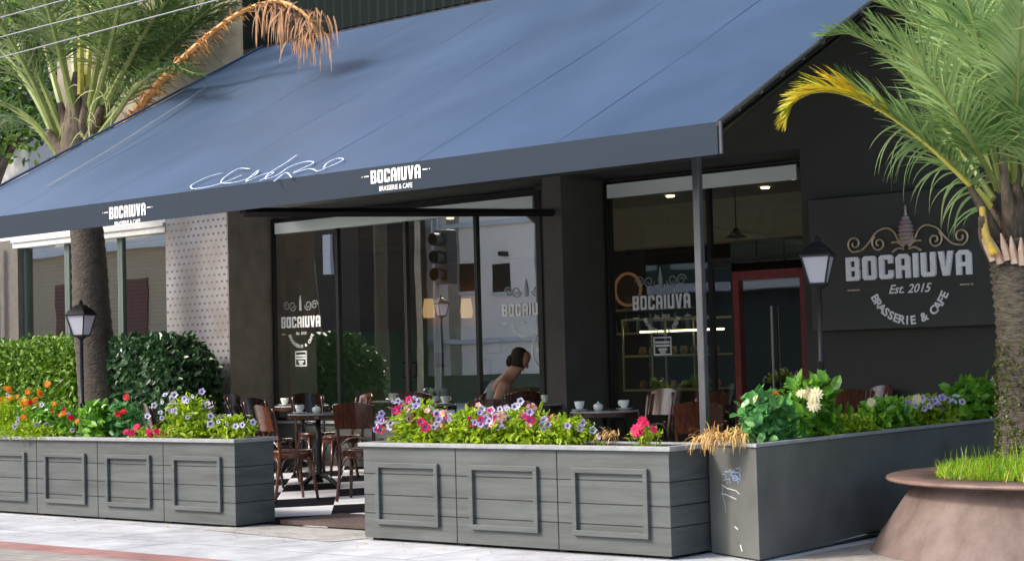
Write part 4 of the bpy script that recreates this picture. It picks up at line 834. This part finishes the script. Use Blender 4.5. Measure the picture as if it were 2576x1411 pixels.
# side box
def sideclump(name, label, px, pos, w_m, h_m, leafm, ls, n, blooms, asp=.7, cat='flowering plant', nm='flower', bs=1.0):
    x = lerp((fx0 + fx1) / 2, (bx0 + bx1) / 2, (pos - y0) / (y1 - y0)); t = thing(name, label, cat, (x, pos, .70))
    def f():
        while True:
            a, b, c_ = rnd.gauss(0, .42), rnd.gauss(0, .42), rnd.random() ** .8
            if abs(a) < 1 and abs(b) < 1 and c_ < 1.05 - .7 * abs(a) ** 1.8: break
        return (b * .17, a * w_m / 2, c_ * h_m)
    m = leafcloud(int(n * 1.15), f, ls * .95, asp=asp)
    for k in range(14): y = rnd.uniform(-.4, .4) * w_m; hh = h_m * rnd.uniform(.5, .95); m.tube([(0, y * .5, 0), (rnd.gauss(0, .03), y * .8, hh * .6), (rnd.gauss(0, .06), y, hh)], .004, 4)
    part('foliage', m, leafm, t)
    for kind, k_ in blooms:
        put_blooms(t, kind, [(x + rnd.uniform(.0, .2), pos + rnd.uniform(-.5, .5) * w_m, .70 + h_m * rnd.uniform(.6, 1.05)) for _ in range(k_)], bs, nm)
    return t
def ypos(px):   # distance along the side box whose middle is seen at this picture x
    best = min((abs((lambda v: CX + FPX * v.x / v.z)(M3.transposed() @ (Vector((lerp((fx0 + fx1) / 2, (bx0 + bx1) / 2, (k / 100 - y0) / (y1 - y0)), k / 100, .8)) - CAM)) - px), k / 100) for k in range(20, 425)); return best[1]
for px_ in (1950, 2040, 2200, 2330, 2440): pass
sideclump('hydrangea', 'large leaved green hydrangea with cream flower heads at the near end of the side box', 1930, ypos(1925), .62, .33, MT['blue_leaf'], .10, 420, [('orange', 1), ('cream', 2)])
h2 = sideclump('hydrangea', 'tall fresh green hydrangea with pale blossoms in front of the side box lamp', 2040, ypos(2045), .75, .40, MT['mid'], .105, 420, [])
put_blooms(h2, 'cream', [at(x, y, 1, ypos(2045) - .38) for x, y in ((2030, 998), (2044, 1006), (2018, 990), (2052, 992), (2035, 985), (2048, 1018))], 1.1, 'flower_head')
sideclump('low_plant', 'low yellow green trailing plant between the two taller plants of the side box', 2150, ypos(2140), .7, .13, MT['lime'], .05, 500, [], cat='plant', asp=.4)
sideclump('leafy_plant', 'mid green leafy plant with pale pink bloom by the middle of the side box', 2230, ypos(2225), .6, .22, MT['mid'], .08, 430, [('cream', 2)], cat='plant')
sideclump('petunia', 'lilac blue flowering clump in the middle of the side box below the sign', 2330, ypos(2320), .95, .22, MT['lime'], .06, 900, [('mauve', 16), ('pale', 12)])
sideclump('leafy_plant', 'tall green broad leaved plant at the far end of the side box', 2450, ypos(2445), .8, .32, MT['mid'], .10, 380, [('cream', 1)], cat='plant')
# ================================================================== FURNITURE
def chair(label, x, y, rz, red=False, group='dark bentwood cafe chairs'):
    wd = MT['wood_red'] if red else MT['wood']
    t = thing('chair', label, 'chair', (x, y, fz(y)), rz, group)      # faces +y local, back at -y
    m = MB(); m.lathe([(.001, .44), (.17, .44), (.2, .45), (.205, .465), (.195, .475), (.001, .468)], k=24); part('seat', m, wd, t, smooth=True)
    m = MB(); m.lathe([(.19, .405), (.2, .405), (.2, .438), (.19, .438)], k=24); part('seat_ring', m, wd, t)
    for s_ in (-1, 1):
        m = MB(); m.tube([(s_ * .15, .14, .43), (s_ * .165, .165, .2), (s_ * .18, .19, 0)], [.019, .016, .013], 8); part('leg', m, wd, t, smooth=True)
        m = MB(); m.tube(catmull([(s_ * .18, -.24, 0), (s_ * .165, -.2, .22), (s_ * .165, -.175, .44), (s_ * .17, -.2, .65), (s_ * .175, -.245, .87)], 5), .0155, 8); part('leg', m, wd, t, smooth=True)
    m = MB()
    for a, b in (((.155, .15), (-.155, .15)), ((.155, .15), (.16, -.18)), ((-.155, .15), (-.16, -.18)), ((-.16, -.18), (.16, -.18))):
        A, B = Vector((*a, .26)), Vector((*b, .26)); mid = (A + B) / 2; mid.z = .43; mid = mid
        m.tube(catmull([A, A.lerp(mid, .35) + Vector((0, 0, .07)), A.lerp(mid, .8) + Vector((0, 0, .0)) , ], 5) , .008, 6)
        m.tube(catmull([B, B.lerp(mid, .35) + Vector((0, 0, .07)), B.lerp(mid, .8)], 5), .008, 6)
    part('curved_brace', m, MT['wood_red'], t, smooth=True)
    m = MB(); n = 10; vs = []
    for k in range(n + 1):
        u = -1 + 2 * k / n; xx = u * .185; yy = -.262 + .045 * u * u * 0 - .035 * (1 - u * u); top = .905 - .03 * u * u
        for (dy, z) in ((0, .66), (-.02, top), (-.008, .66), (-.03, top)): vs.append((xx, yy + dy + (.03 if z < .7 else 0), z))
    fs = []
    for k in range(n):
        a = 4 * k; b = a + 4; fs += [(a, b, b + 1, a + 1), (a + 2, a + 3, b + 3, b + 2), (a + 1, b + 1, b + 3, a + 3), (a, a + 2, b + 2, b)]
    fs += [(0, 1, 3, 2), (4 * n, 4 * n + 2, 4 * n + 3, 4 * n + 1)]
    m.add(vs, fs); part('backrest', m, wd, t, smooth=False)
    m = MB(); m.tube(catmull([(-.16, -.185, .5), (-.08, -.2, .56), (0, -.205, .58), (.08, -.2, .56), (.16, -.185, .5)], 5), .009, 6); part('back_hoop', m, wd, t, smooth=True)
    return t
def table(label, x, y, rot=0, h=.75, w_=.62):
    t = thing('table', label, 'table', (x, y, fz(y)), rot, 'small cafe tables')
    m = MB(); m.lathe([(.001, h - .02), (w_ / 2 - .01, h - .02), (w_ / 2, h - .015), (w_ / 2, h - .004), (w_ / 2 - .006, h), (.001, h)], k=40); part('tabletop', m, MT['top'], t)
    m = MB(); m.lathe([(w_ / 2 - .02, h - .055), (w_ / 2 + .004, h - .055), (w_ / 2 + .004, h - .021), (w_ / 2 - .02, h - .021)], k=40); part('edge_band', m, MT['wood'], t)
    m = MB(); m.lathe([(.045, .05), (.03, .12), (.025, .4), (.04, .45), (.025, .5), (.03, h - .02)], k=14, cap=True); part('column', m, MT['frame'], t, smooth=True)
    m = MB()
    for k in range(4):
        a = k * math.pi / 2 + .78; c_, s_ = math.cos(a), math.sin(a); m.tube(catmull([(0, 0, .12), (.12 * c_, .12 * s_, .1), (.26 * c_, .26 * s_, .012)], 4), [.024] * 5 + [.02] * 4, 6)
    part('base', m, MT['frame'], t, smooth=True); return t
def cup(label, x, y, z, rz=0, s=1.0, group='white coffee cups'):
    t = thing('coffee_cup', label, 'cup', (x, y, z + .017), rz, group); t.scale = (s, s, s)
    m = MB(); m.lathe([(.001, 0), (.024, 0), (.026, .004), (.036, .03), (.042, .06), (.039, .06), (.033, .03), (.022, .006), (.001, .005)], k=20); part('bowl', m, MT['porcelain'], t, smooth=True)
    m = MB(); m.tube([(.038, 0, .05), (.055, 0, .052), (.062, 0, .038), (.052, 0, .022), (.034, 0, .02)], .005, 6); part('handle', m, MT['porcelain'], t, smooth=True)
    sc = thing('saucer', label.replace('coffee cup', 'saucer under the cup').replace('cup on', 'saucer on'), 'saucer', (x, y, z), group='white saucers')
    m = MB(); m.lathe([(.001, .001), (.04, .001), (.075, .012), (.076, .015), (.04, .006), (.001, .006)], k=24); o = part('dish', m, MT['porcelain'], sc, smooth=True)
def pot(label, x, y, z):
    t = thing('sugar_bowl', label, 'bowl', (x, y, z), group='sugar bowls')
    m = MB(); m.lathe([(.001, 0), (.03, 0), (.042, .02), (.044, .045), (.038, .055), (.02, .065), (.001, .068)], k=16); part('bowl', m, MT['porcelain'], t, smooth=True)
    m = MB(); m.lathe([(.001, .067), (.008, .067), (.009, .078), (.001, .082)], k=10); part('knob', m, MT['porcelain'], t, smooth=True)
def on(px, py, y): return at(px, py, 1, y)
# tables placed by the spot their tops are seen at
TB = [(800, 1050, 3.0, 'round cafe table seen through the gap between the flower boxes'), (1520, 1038, 3.3, 'round cafe table left of the awning post behind the red geranium'), (760, 1012, 4.35, 'small cafe table by the glass front right of the tiled column'),
      (1075, 1010, 4.3, 'small cafe table by the glass front behind the middle box petunias'), (1345, 1012, 4.35, 'small cafe table where the person sits'), (560, 1050, 2.6, 'cafe table partly hidden by the lavender petunias of the left box')]
tabs = []
for px_, py_, yy, lb in TB:
    p_ = on(px_, py_, yy); h_ = .75 if True else 0; table(lb, p_.x, yy, rnd.random(), h_); tabs.append((p_.x, yy, fz(yy) + h_))
def cups_on(i, spec, where):
    x, y, z = tabs[i]
    for k, (dx, dy, ty, w_) in enumerate(spec):
        if ty == 'c': cup('coffee cup on %s, %s' % (where, w_), x + dx, y + dy, z, rnd.random() * 6, 1.15)
        else: pot('white sugar bowl on %s' % where, x + dx, y + dy, z)
cups_on(0, [(-.12, -.14, 'c', 'at the left'), (.0, -.02, 's', ''), (.20, .1, 'c', 'at the right')], 'the table in the gap')
cups_on(1, [(-.17, -.14, 'c', 'at the left'), (-.02, -.06, 's', ''), (.12, .14, 'c', 'at the right')], 'the table by the awning post')
cups_on(2, [(-.16, -.12, 'c', 'nearest the tiled column'), (.05, .06, 's', ''), (.14, .15, 'c', 'farther from the column')], 'the leftmost table by the glass')
cups_on(3, [(-.18, -.1, 'c', 'left one'), (.0, .08, 'c', 'middle one'), (.16, .1, 'c', 'right one')], 'the table behind the petunias')
cups_on(4, [(.06, .1, 'c', 'in front of the person')], "the person's table")
cups_on(5, [(.12, .02, 'c', 'beside the lavender petunias')], 'the half hidden table')
t = thing('green_bowl', 'pale green bowl on the table edge behind the petunias near the glass', 'bowl', (tabs[3][0] - .2, tabs[3][1] + .16, tabs[3][2]))
m = MB(); m.lathe([(.001, 0), (.04, 0), (.07, .03), (.072, .05), (.05, .085), (.001, .1)], k=18); part('bowl', m, mat('pale_green_glaze', (.42, .5, .3), .3), t, smooth=True)
CH = [(-5.75, 1.95, -.35, True, 'reddish bentwood chair just behind the right corner of the left flower box'), (-5.1, 2.25, .5, False, 'bentwood chair at the right of the gap, its tall back against the middle flower box'), (-6.85, 3.65, 2.7, True, 'bentwood chair on the far side of the table in the gap, its back lit'),
      (-6.9, 2.55, -1.1, False, 'dark bentwood chair left of the table in the gap'), (-5.75, 3.4, 1.7, True, 'bentwood chair right of the table in the gap with sunlit top rail'),
      (-7.6, 4.0, -1.9, False, 'bentwood chair by the glass front between two tables'), (-8.75, 4.1, -1.2, False, 'bentwood chair close to the tiled column'), (-4.7, 3.9, 1.2, False, 'bentwood chair in front of the brown pillar'),
      (-2.75, 2.3, -.5, False, 'bentwood chair behind the red geranium'), (-2.15, 3.3, 1.5, True, 'bentwood chair with bright curved back left of the awning post'), (-1.15, 2.05, .5, False, 'dark bentwood chair close to the awning post'),
      (-.95, 3.6, 1.1, True, 'bentwood chair behind the hydrangeas, half hidden'), (-.95, 4.0, 2.6, True, 'bentwood chair seen above the low plants under the sign'), (-6.1, 4.15, .3, False, 'bentwood chair in front of the glass left of the person'), (-3.9, 2.6, .9, False, 'bentwood chair behind the mauve petunias'), (-7.9, 2.3, -.6, False, 'bentwood chair behind the lavender petunias of the left box')]
CH += [(-7.35, 3.15, -1.4, False, 'dark bentwood chair left behind the table in the gap'), (-8.3, 3.1, -1.7, False, 'bentwood chair between the two flower boxes, far back near the column'), (-3.1, 3.9, 2.9, True, 'bentwood chair with lit back behind the cups by the awning post'), (-5.3, 3.75, 2.2, True, 'bentwood chair with pale lit rail beside the seated person'), (-1.7, 4.1, 2.4, False, 'dark bentwood chair in front of the red door')]
for x, y, rz, red, lb in CH: chair(lb, x, y, rz, red)
# ================================================================== PERSON
def skin_body(name, J, E_, rad, m, parent, sub=2):
    me = bpy.data.meshes.new(name); me.from_pydata([tuple(j) for j in J], E_, []); o = bpy.data.objects.new(name, me); C.objects.link(o); o.parent = parent
    sk = o.modifiers.new('skin', 'SKIN'); sk.use_smooth_shade = True
    for v, r_ in zip(me.skin_vertices[0].data, rad): v.radius = r_ if isinstance(r_, tuple) else (r_, r_)
    me.skin_vertices[0].data[0].use_root = True
    su = o.modifiers.new('sub', 'SUBSURF'); su.levels = sub; su.render_levels = sub; me.materials.append(m); return o
hd = at(1318, 906, 1, 4.62); px0 = hd.x
pe = thing('person', 'person in a grey sleeveless top with dark hair bending over a cafe table', 'person', (px0 - .24, 4.62 - .24, fz(4.6) - .04)); pe.scale = (1.06, 1.06, 1.06); pe.rotation_euler = (0, 0, R(48))
# local: +x towards the table (to the right), z up; seat at .46
J = [(-.05, 0, .50), (-.02, 0, .66), (.06, 0, .84), (.12, 0, .94), (.17, 0, 1.0), (.23, 0, 1.06), (.26, 0, 1.12), (.10, -.17, .93), (.02, -.22, .76), (.0, -.2, .66), (.2, -.16, .70), (.30, -.13, .70), (.10, .17, .93), (.12, .22, .72), (.28, .16, .70), (.36, .14, .70), (.3, -.1, .50), (.32, -.1, .1), (.3, .1, .50), (.32, .1, .1), (.43, -.1, .03), (.43, .1, .03)]
E_ = [(0, 1), (1, 2), (2, 3), (3, 4), (4, 5), (5, 6), (3, 7), (7, 8), (8, 9), (9, 10), (10, 11), (3, 12), (12, 13), (13, 14), (14, 15), (0, 16), (16, 17), (0, 18), (18, 19), (17, 20), (19, 21)]
rad = [(.16, .14), (.15, .12), (.165, .13), (.14, .10), .06, .075, .08, .06, .05, .044, .036, .03, .06, .05, .036, .03, .08, .05, .08, .05, .04, .04]
skin_body('body', J, E_, rad, MT['skin'], pe)
skin_body('top', [(-.05, 0, .50), (-.02, 0, .66), (.06, 0, .84), (.10, 0, .91), (.09, -.1, .93), (.09, .1, .93)], [(0, 1), (1, 2), (2, 3), (3, 4), (3, 5)], [(.19, .16), (.17, .14), (.185, .148), (.13, .11), .06, .06], MT['cloth_grey'], pe)
skin_body('trousers', [(-.06, 0, .48), (.12, -.1, .50), (.3, -.1, .49), (.32, -.1, .12), (.12, .1, .50), (.3, .1, .49), (.32, .1, .12)], [(0, 1), (1, 2), (2, 3), (0, 4), (4, 5), (5, 6)], [(.17, .13), .105, .085, .06, .105, .085, .06], MT['teal'], pe)
m = MB(); m.lathe([(.001, -.115), (.035, -.11), (.06, -.07), (.072, -.01), (.078, .04), (.07, .09), (.04, .12), (.001, .128)], k=20); o = part('head', m, MT['skin'], pe, smooth=True); o.location = (.285, -.01, 1.14); o.rotation_euler = (0, R(32), 0)
m = MB(); m.lathe([(.079, -.06), (.088, 0), (.088, .05), (.078, .1), (.045, .13), (.001, .138)], k=20, sx=.96); m.lathe([(.001, -.08), (.035, -.06), (.045, -.02), (.035, .03), (.001, .05)], -.075, 0, 12); o2 = part('hair', m, MT['hair'], pe, smooth=True); o2.location = (.265, -.005, 1.15); o2.rotation_euler = (0, R(12), 0)
m = MB(); 
for s_ in (-1, 1): m.lathe([(.001, 0), (.008, .001), (.009, .006), (.001, .01)], .074, s_ * .028, 8)
m.tube([(.072, 0, .02), (.088, 0, -.012), (.074, 0, -.022)], [.008, .012, .008], 6); m.tube([(.066, -.02, -.055), (.07, 0, -.057), (.066, .02, -.055)], .005, 6)
o3 = part('face_features', m, mat('face_dark', (.28, .13, .08), .6), pe, smooth=True); o3.location = o.location; o3.rotation_euler = o.rotation_euler
for sx_, bx_, by_ in ((-1, .30, -.13), (1, .36, .14)):
    for k in range(5):
        m = MB(); dy = (k - 2) * .017 if k < 4 else -.03 * sx_; L_f = (.065, .078, .072, .058, .04)[k]; a0 = Vector((bx_ + (.02 if k < 4 else 0), by_ + dy, .70)); dirv = Vector((1, dy * 3, -.12)) if k < 4 else Vector((.7, -sx_ * .6, 0)); dirv.normalize()
        m.tube([a0 - dirv * .02, a0 + dirv * L_f * .5, a0 + dirv * L_f + Vector((0, 0, -.014))], [.0095, .0085, .006], 6); part('finger', m, MT['skin'], pe, smooth=True)
# ================================================================== THINGS INSIDE
t = thing('display_cabinet', 'glass display cabinet with brass edges behind the middle window lettering', 'cabinet', (-5.95, 7.4, FI))
m = MB(); m.box(0, 0, 0, 1.3, .6, .75); part('cabinet_base', m, MT['brown'], t)
m = MB()
for x in (0, .62, 1.28):
    for y in (0, .58): m.box(x, y, .75, x + .02, y + .02, 1.6)
for z in (.75, 1.15, 1.58): m.box(0, -.003, z, 1.3, .02, z + .025); m.box(0, .58, z, 1.3, .603, z + .025)
part('cabinet_frame', m, MT['yellowish'], t)
m = MB(); 
for k in range(16): m.lathe([(.03, 0), (.05, .03), (.035, .09)], .08 + .15 * (k % 8), .3, 10); m.v[-30:] = [(a, b, c_ + (.78 if k < 8 else 1.18)) for a, b, c_ in m.v[-30:]]
part('pastries', m, mat('pastry', (.5, .33, .14), .7, var=.4, scale=9), t, smooth=True)
t = thing('bar_shelf', 'wall shelf with glasses and bottles above the green bench wall inside', 'shelf', (-9.6, 10.4, 0))
for zz in (1.62, 1.95):
    m = MB(); m.box(0, 0, zz, 2.6, .25, zz + .03); part('board', m, MT['yellowish'], t)
    for k in range(12):
        m = MB(); m.lathe([(.001, 0), (.035, 0), (.035, .12 + .06 * rnd.random()), (.012, .2), (.012, .25)], .12 + k * .21, .12, 8); o = part('bottle', m, MT['porcelain'] if k % 3 else MT['yellowish'], t, smooth=True); o.location.z = zz + .03
for k, (px_, py_) in enumerate(((1030, 930), (1110, 905), (1215, 925), (1240, 870))):
    p_ = at(px_, py_, 1, 10.6); t = thing('wall_notice', ('small pale notice on the green wall, leftmost', 'brown framed picture on the green wall under the lantern reflection', 'pale notice low on the green wall by the person', 'small notice above the person')[k], 'picture', (p_.x, 10.6, p_.z)); m = MB(); m.box(-.13, 0, -.1, .13, .02, .1); part('sheet', m, MT['ceil'] if k != 1 else MT['brown'], t); m = MB(); m.box(-.15, .005, -.12, .15, .025, .12); part('frame', m, MT['frame'], t)
m = MB(); m.tube([(-5.9, 7.7, 1.60), (-4.7, 7.7, 1.60)], .012, 6); t = thing('cabinet_light', 'warm strip light inside the glass display cabinet', 'light', (0, 0, 0)); part('tube', m, MT['spot'], t)
t = thing('espresso_machine', 'steel espresso machine on the counter behind the right hand window', 'coffee machine', (-3.55, 7.5, 0))
m = MB(); m.box(0, 0, FI, 1.0, .6, 1.12); part('counter', m, MT['planter'], t)
m = MB(); m.box(.05, .1, 1.12, .75, .5, 1.42); m.box(.08, .02, 1.3, .72, .1, 1.42); m.lathe([(.05, 1.42), (.05, 1.5)], .3, .3, 12, cap=True); part('machine_body', m, MT['steel'], t, bevel=.01)
t = thing('round_wall_sign', 'round orange glowing wall sign inside, left of the middle window lettering', 'sign', tuple(at(1582, 728, 1, 7.0)))
m = MB(); m.lathe([(.17, 0), (.2, .01), (.2, .03), (.17, .03)], k=28, cap=False); o = part('ring', m, emis('amber_neon', (.45, .2, .08), .1), t); o.rotation_euler = (R(90), 0, 0)
m = MB(); m.lathe([(.001, .012), (.17, .012)], k=28); o = part('disc', m, mat('brown_disc', (.16, .07, .03), .6), t); o.rotation_euler = (R(90), 0, 0)
m = MB(); o = None
for k, (px_, lb) in enumerate(((1062, 'warm glowing wall lamp inside behind the glass, left of the lantern reflection'), (1157, 'warm glowing wall lamp inside behind the glass, right of the lantern reflection'))):
    p_ = at(px_, 775, 1, 10.7); t = thing('wall_lamp', lb, 'lamp', (p_.x, 10.85, p_.z), group='warm wall lamps')
    m = MB(); m.lathe([(.085, -.15), (.10, -.05), (.07, .15)], k=18); part('lamp_shade', m, MT['warm'], t, smooth=True); m = MB(); m.box(-.02, 0, -.02, .02, .13, .02); part('bracket', m, MT['frame'], t)
for k, (x, y, lb) in enumerate(((-3.9, 6.8, 'thin pendant lamp hanging inside left of the awning post'), (-3.0, 7.6, 'thin pendant lamp hanging inside right of the awning post'), (-6.4, 8.2, 'thin pendant lamp hanging inside above the person'))):
    t = thing('pendant_lamp', lb, 'lamp', (x, y, 3.12), group='thin pendant lamps'); m = MB(); m.tube([(0, 0, 0), (0, 0, -.45)], .006, 6); part('cord', m, MT['frame'], t)
    m = MB(); m.lathe([(.02, -.45), (.07, -.52), (.12, -.55), (.115, -.55), (.001, -.47)], k=18); part('lamp_shade', m, MT['frame'], t, smooth=True)
for k in range(3):
    t = thing('inner_chair', ('dark inner chair by the display cabinet', 'dark inner chair left of the green wall lamps', 'dark inner chair under the pendant behind the person')[k], 'chair', ((-5.6, -8.2, -7.0)[k], (6.6, 7.5, 8.2)[k], FI), k * 1.3, 'chairs inside the brasserie')
    m = MB(); m.lathe([(.001, .44), (.2, .44), (.2, .47), (.001, .47)], k=16); part('seat', m, MT['wood'], t)
    m = MB(); m.box(-.18, -.22, .62, .18, -.2, .9); part('backrest', m, MT['wood_red'], t)
    for a, b in ((-1, -1), (1, -1), (-1, 1), (1, 1)): m = MB(); m.tube([(a * .15, b * .15, .44), (a * .18, b * .18, 0)] if b > 0 else [(a * .17, b * .21, .9), (a * .17, b * .2, 0)], .015, 6); part('leg', m, MT['wood'], t)
# ================================================================== BEHIND AND OPPOSITE
t = thing('pale_house', 'pale rendered house beyond the brasserie at the far left', 'house', (-24, 7, 0))
m = MB(); m.box(-8, 0, 0, 6.5, 9, 10); part('wall', m, MT['render'], t); m = MB(); m.box(-8.2, -.2, 10, 6.7, 9.2, 10.3); part('roof', m, MT['concrete'], t)
m = MB(); m.box(1, -.01, 1.2, 3, .05, 3); part('window', m, MT['frame'], t)
# the street opposite, seen only in the glass
ob_ = thing('opposite_building', 'white gabled building across the street, mirrored in the glass front', 'building', (-29, -22, 0))
m = MB(); m.prism([(-13.5, 0), (3.2, 0), (3.2, -8), (-13.5, -8)], 0, 9.6); part('wall', m, MT['opp'], ob_)
m = MB(); m.prism([(-14, .3), (3.4, .3), (3.4, -8.3), (-14, -8.3)], 9.6, 9.9); part('roof', m, MT['concrete'], ob_)
def mirrored(px, py, ymir):   # where a thing must stand to be mirrored at this picture position
    q = at(px, py, 1, 2 * YG - ymir); return Vector((q.x, ymir, q.z))
for a_, b_ in (((1158, 735), (1198, 662)), ((1240, 735), (1282, 662)), ((925, 800), (945, 690)), ((1020, 760), (1050, 700))):
    q0_, q1_ = mirrored(*a_, -22), mirrored(*b_, -22); xa, xb = sorted((q0_.x + 29, q1_.x + 29)); za, zb_ = sorted((q0_.z, q1_.z))
    m = MB(); m.box(xa, -.02, za, xb, .03, zb_); f_ = part('window', m, MT['frame'], ob_); m = MB(); m.box(xa - .08, -.01, za - .1, xb + .08, .09, za); part('sill', m, MT['sill'], f_)
for k, xx in enumerate((-12.2, -8.3, -6.4, -2.6, 1.1)):
    m = MB(); m.box(xx, 0, .9, xx + (.12, .5, .08, .45, .1)[k], .1, 9.4); part('pilaster', m, (MT['cable'], MT['render'], MT['cable'], MT['concrete'], MT['cable'])[k], ob_)
for zz in (5.6, 1.9): m = MB(); m.box(-13.5, 0, zz, 3.2, .16, zz + .14); part('cornice', m, MT['render'], ob_)
for k in range(4): m = MB(); m.box(-11.4 + k * 3.7, .0, 4.6, -11.2 + k * 3.7, .3, 4.75); part('wall_light', m, MT['frame'], ob_)
m = MB(); m.box(-13.5, 0, 0, 3.2, .06, .9); part('plinth', m, MT['pillar'], ob_)
t = thing('beige_building', 'beige building with brown shutters across the street, mirrored in the left bay window', 'building', (-55, -22, 0)); hb = mirrored(200, 650, -22).z
m = MB(); m.box(-14, -8, 0, 11, 0, hb); part('wall', m, mat('beige_render', (.42, .32, .21), .8, var=.1), t)
m = MB(); m.box(-14.2, -8, hb, 11.2, .4, hb + .9); part('roof', m, MT['render'], t)
for k in range(6): m = MB(); m.box(-12.6 + k * 4, -.02, .3, -10.8 + k * 4, .05, hb - 1.1); part('shutter', m, mat('brown_shutter', (.12, .035, .025), .6, var=.3), t)
t = thing('shop_building', 'dark green shop building across the street, mirrored in the right hand windows', 'building', (-15, -20, 0))
m = MB(); m.box(-9.5, -8, 0, 12, 0, 6.5); part('wall', m, mat('dark_shop_wall', (.05, .07, .06), .7, var=.2), t)
m = MB(); m.box(-9.5, 0, 3.0, 12, .8, 3.25); part('canopy', m, MT['render'], t)
for k in range(8): m = MB(); m.box(-9 + k * 2.6, -.02, 3.7, -6.9 + k * 2.6, .04, 5.1); part('window', m, mat('pale_shop_window', (.35, .42, .40), .3), t)
xa = mirrored(650, 700, -18).x; xb = mirrored(903, 700, -18).x
t = thing('dark_building', 'tall dark brown building across the street, mirrored in the left glass panes', 'building', (xb, -18, 0))
m = MB(); m.box(xa - xb - .3, -3, 0, 0, 0, 12); part('wall', m, mat('dark_brown_render', (.014, .012, .011), .8, var=.3), t)
for a_, b_ in (((746, 700), (770, 585)), ((820, 690), (838, 590))):
    q0_, q1_ = mirrored(*a_, -18), mirrored(*b_, -18); m = MB(); m.box(q0_.x - xb, .01, q0_.z, q1_.x - xb, .12, q1_.z); part('pale_banner', m, MT['render'], t)
for k in range(2): m = MB(); m.box(-3.4 + k * 1.7, -.02, .2, -2.4 + k * 1.7, .03, 2.3); part('doorway', m, MT['frame'], t)
q = mirrored(1095, 650, -4.0)
t = thing('traffic_light', 'dark three lamp traffic light on a pole across the street, mirrored in the glass', 'traffic light', (q.x, q.y, 0)); zt = q.z
m = MB(); m.tube([(0, 0, 0), (0, 0, zt + 1.6)], .06, 10); part('pole', m, MT['cable'], t, smooth=True)
m = MB(); m.box(.08, -.15, zt - .5, .42, .12, zt + .5); hs = part('housing', m, MT['frame'], t, bevel=.02)
for k in range(3):
    m = MB(); z = zt - .32 + k * .32; m.lathe([(.12, 0), (.12, .2)], k=14); o = part('visor', m, MT['frame'], hs, smooth=True); o.location = (.25, .12, z); o.rotation_euler = (R(-90), 0, 0)
q = mirrored(1230, 650, -7)
for k, (px_, yy) in enumerate(((958, -8), (1052, -9))):
    q = mirrored(px_, 700, yy); t = thing('utility_pole', ('tall dark utility pole mirrored in the second pane', 'slim grey utility pole mirrored in the third pane')[k], 'pole', (q.x, q.y, 0)); m = MB(); m.tube([(0, 0, 0), (0, 0, 9)], [.17 - .1 * k, .12 - .06 * k], 10); part('shaft', m, MT['concrete'] if k else MT['bark'], t, smooth=True); m = MB(); m.box(-.2, -.08, 8.2, .2, .08, 8.5); part('junction_box', m, MT['bark'], t)
q = mirrored(1110, 775, -1.9); street_lamp('black lantern street lamp across the pavement, mirrored in the glass front', q.x, q.y, q.z + .22, 0)
# tree behind the left palm
t = thing('broadleaf_tree', 'dark broadleaf tree with some yellow leaves behind the left palm', 'tree', (0, 0, 0))
q = at(-40, 330, 1, 7.0); m = MB(); m.tube(catmull([(q.x - .5, 7, 0), (q.x - .2, 7, 2.5), (q.x, 7, 4.0), (q.x + 1.2, 7, 5.6)], 5), [.2 - .008 * k for k in range(16)], 8)
for dx, dz in ((1.8, 1.2), (.6, 2.2), (-.8, 2.4), (1.6, 2.6)): m.tube([(q.x, 7, 4.0), (q.x + dx * .5, 6.8, 4 + dz * .6), (q.x + dx, 6.6, 4 + dz)], [.09, .06, .02], 6)
part('trunk', m, MT['bark'], t, smooth=True)
cents = [at(x, y, 1, 6.6) for x, y in ((20, 100), (60, 40), (10, 220), (60, 300), (-20, 330), (100, 60), (30, -20), (80, 200), (15, 160))]
def f():
    c0 = rnd.choice(cents); return (c0.x + rnd.gauss(0, .30), c0.y + rnd.gauss(0, .4), c0.z + rnd.gauss(0, .26))
part('crown', leafcloud(3600, f, .15, 2), [MT['bush'], MT['hedge']], t)
# overhead cables
for k, (a, b, lb) in enumerate((((-60, 62), (420, -70), 'uppermost grey overhead cable crossing the left palm'), ((-60, 110), (600, -60), 'second overhead cable crossing the left palm'), ((-60, 162), (700, -40), 'lowest overhead cable crossing the left palm'), ((-60, 40), (300, -50), 'short overhead cable cut by the top left corner'))[:3]):
    A = at(*a, 1, 1.6); B = at(*b, 1, 1.6); dv = (B - A); A2 = A - dv * 3; B2 = B + dv * .15; m = MB()
    m.tube([A2.lerp(B2, i / 24) - Vector((0, 0, .0)) for i in range(25)], .008, 6)
    t = m.build('overhead_cable', MT['cable']); tag(t, lb, 'cable', 'overhead cables')
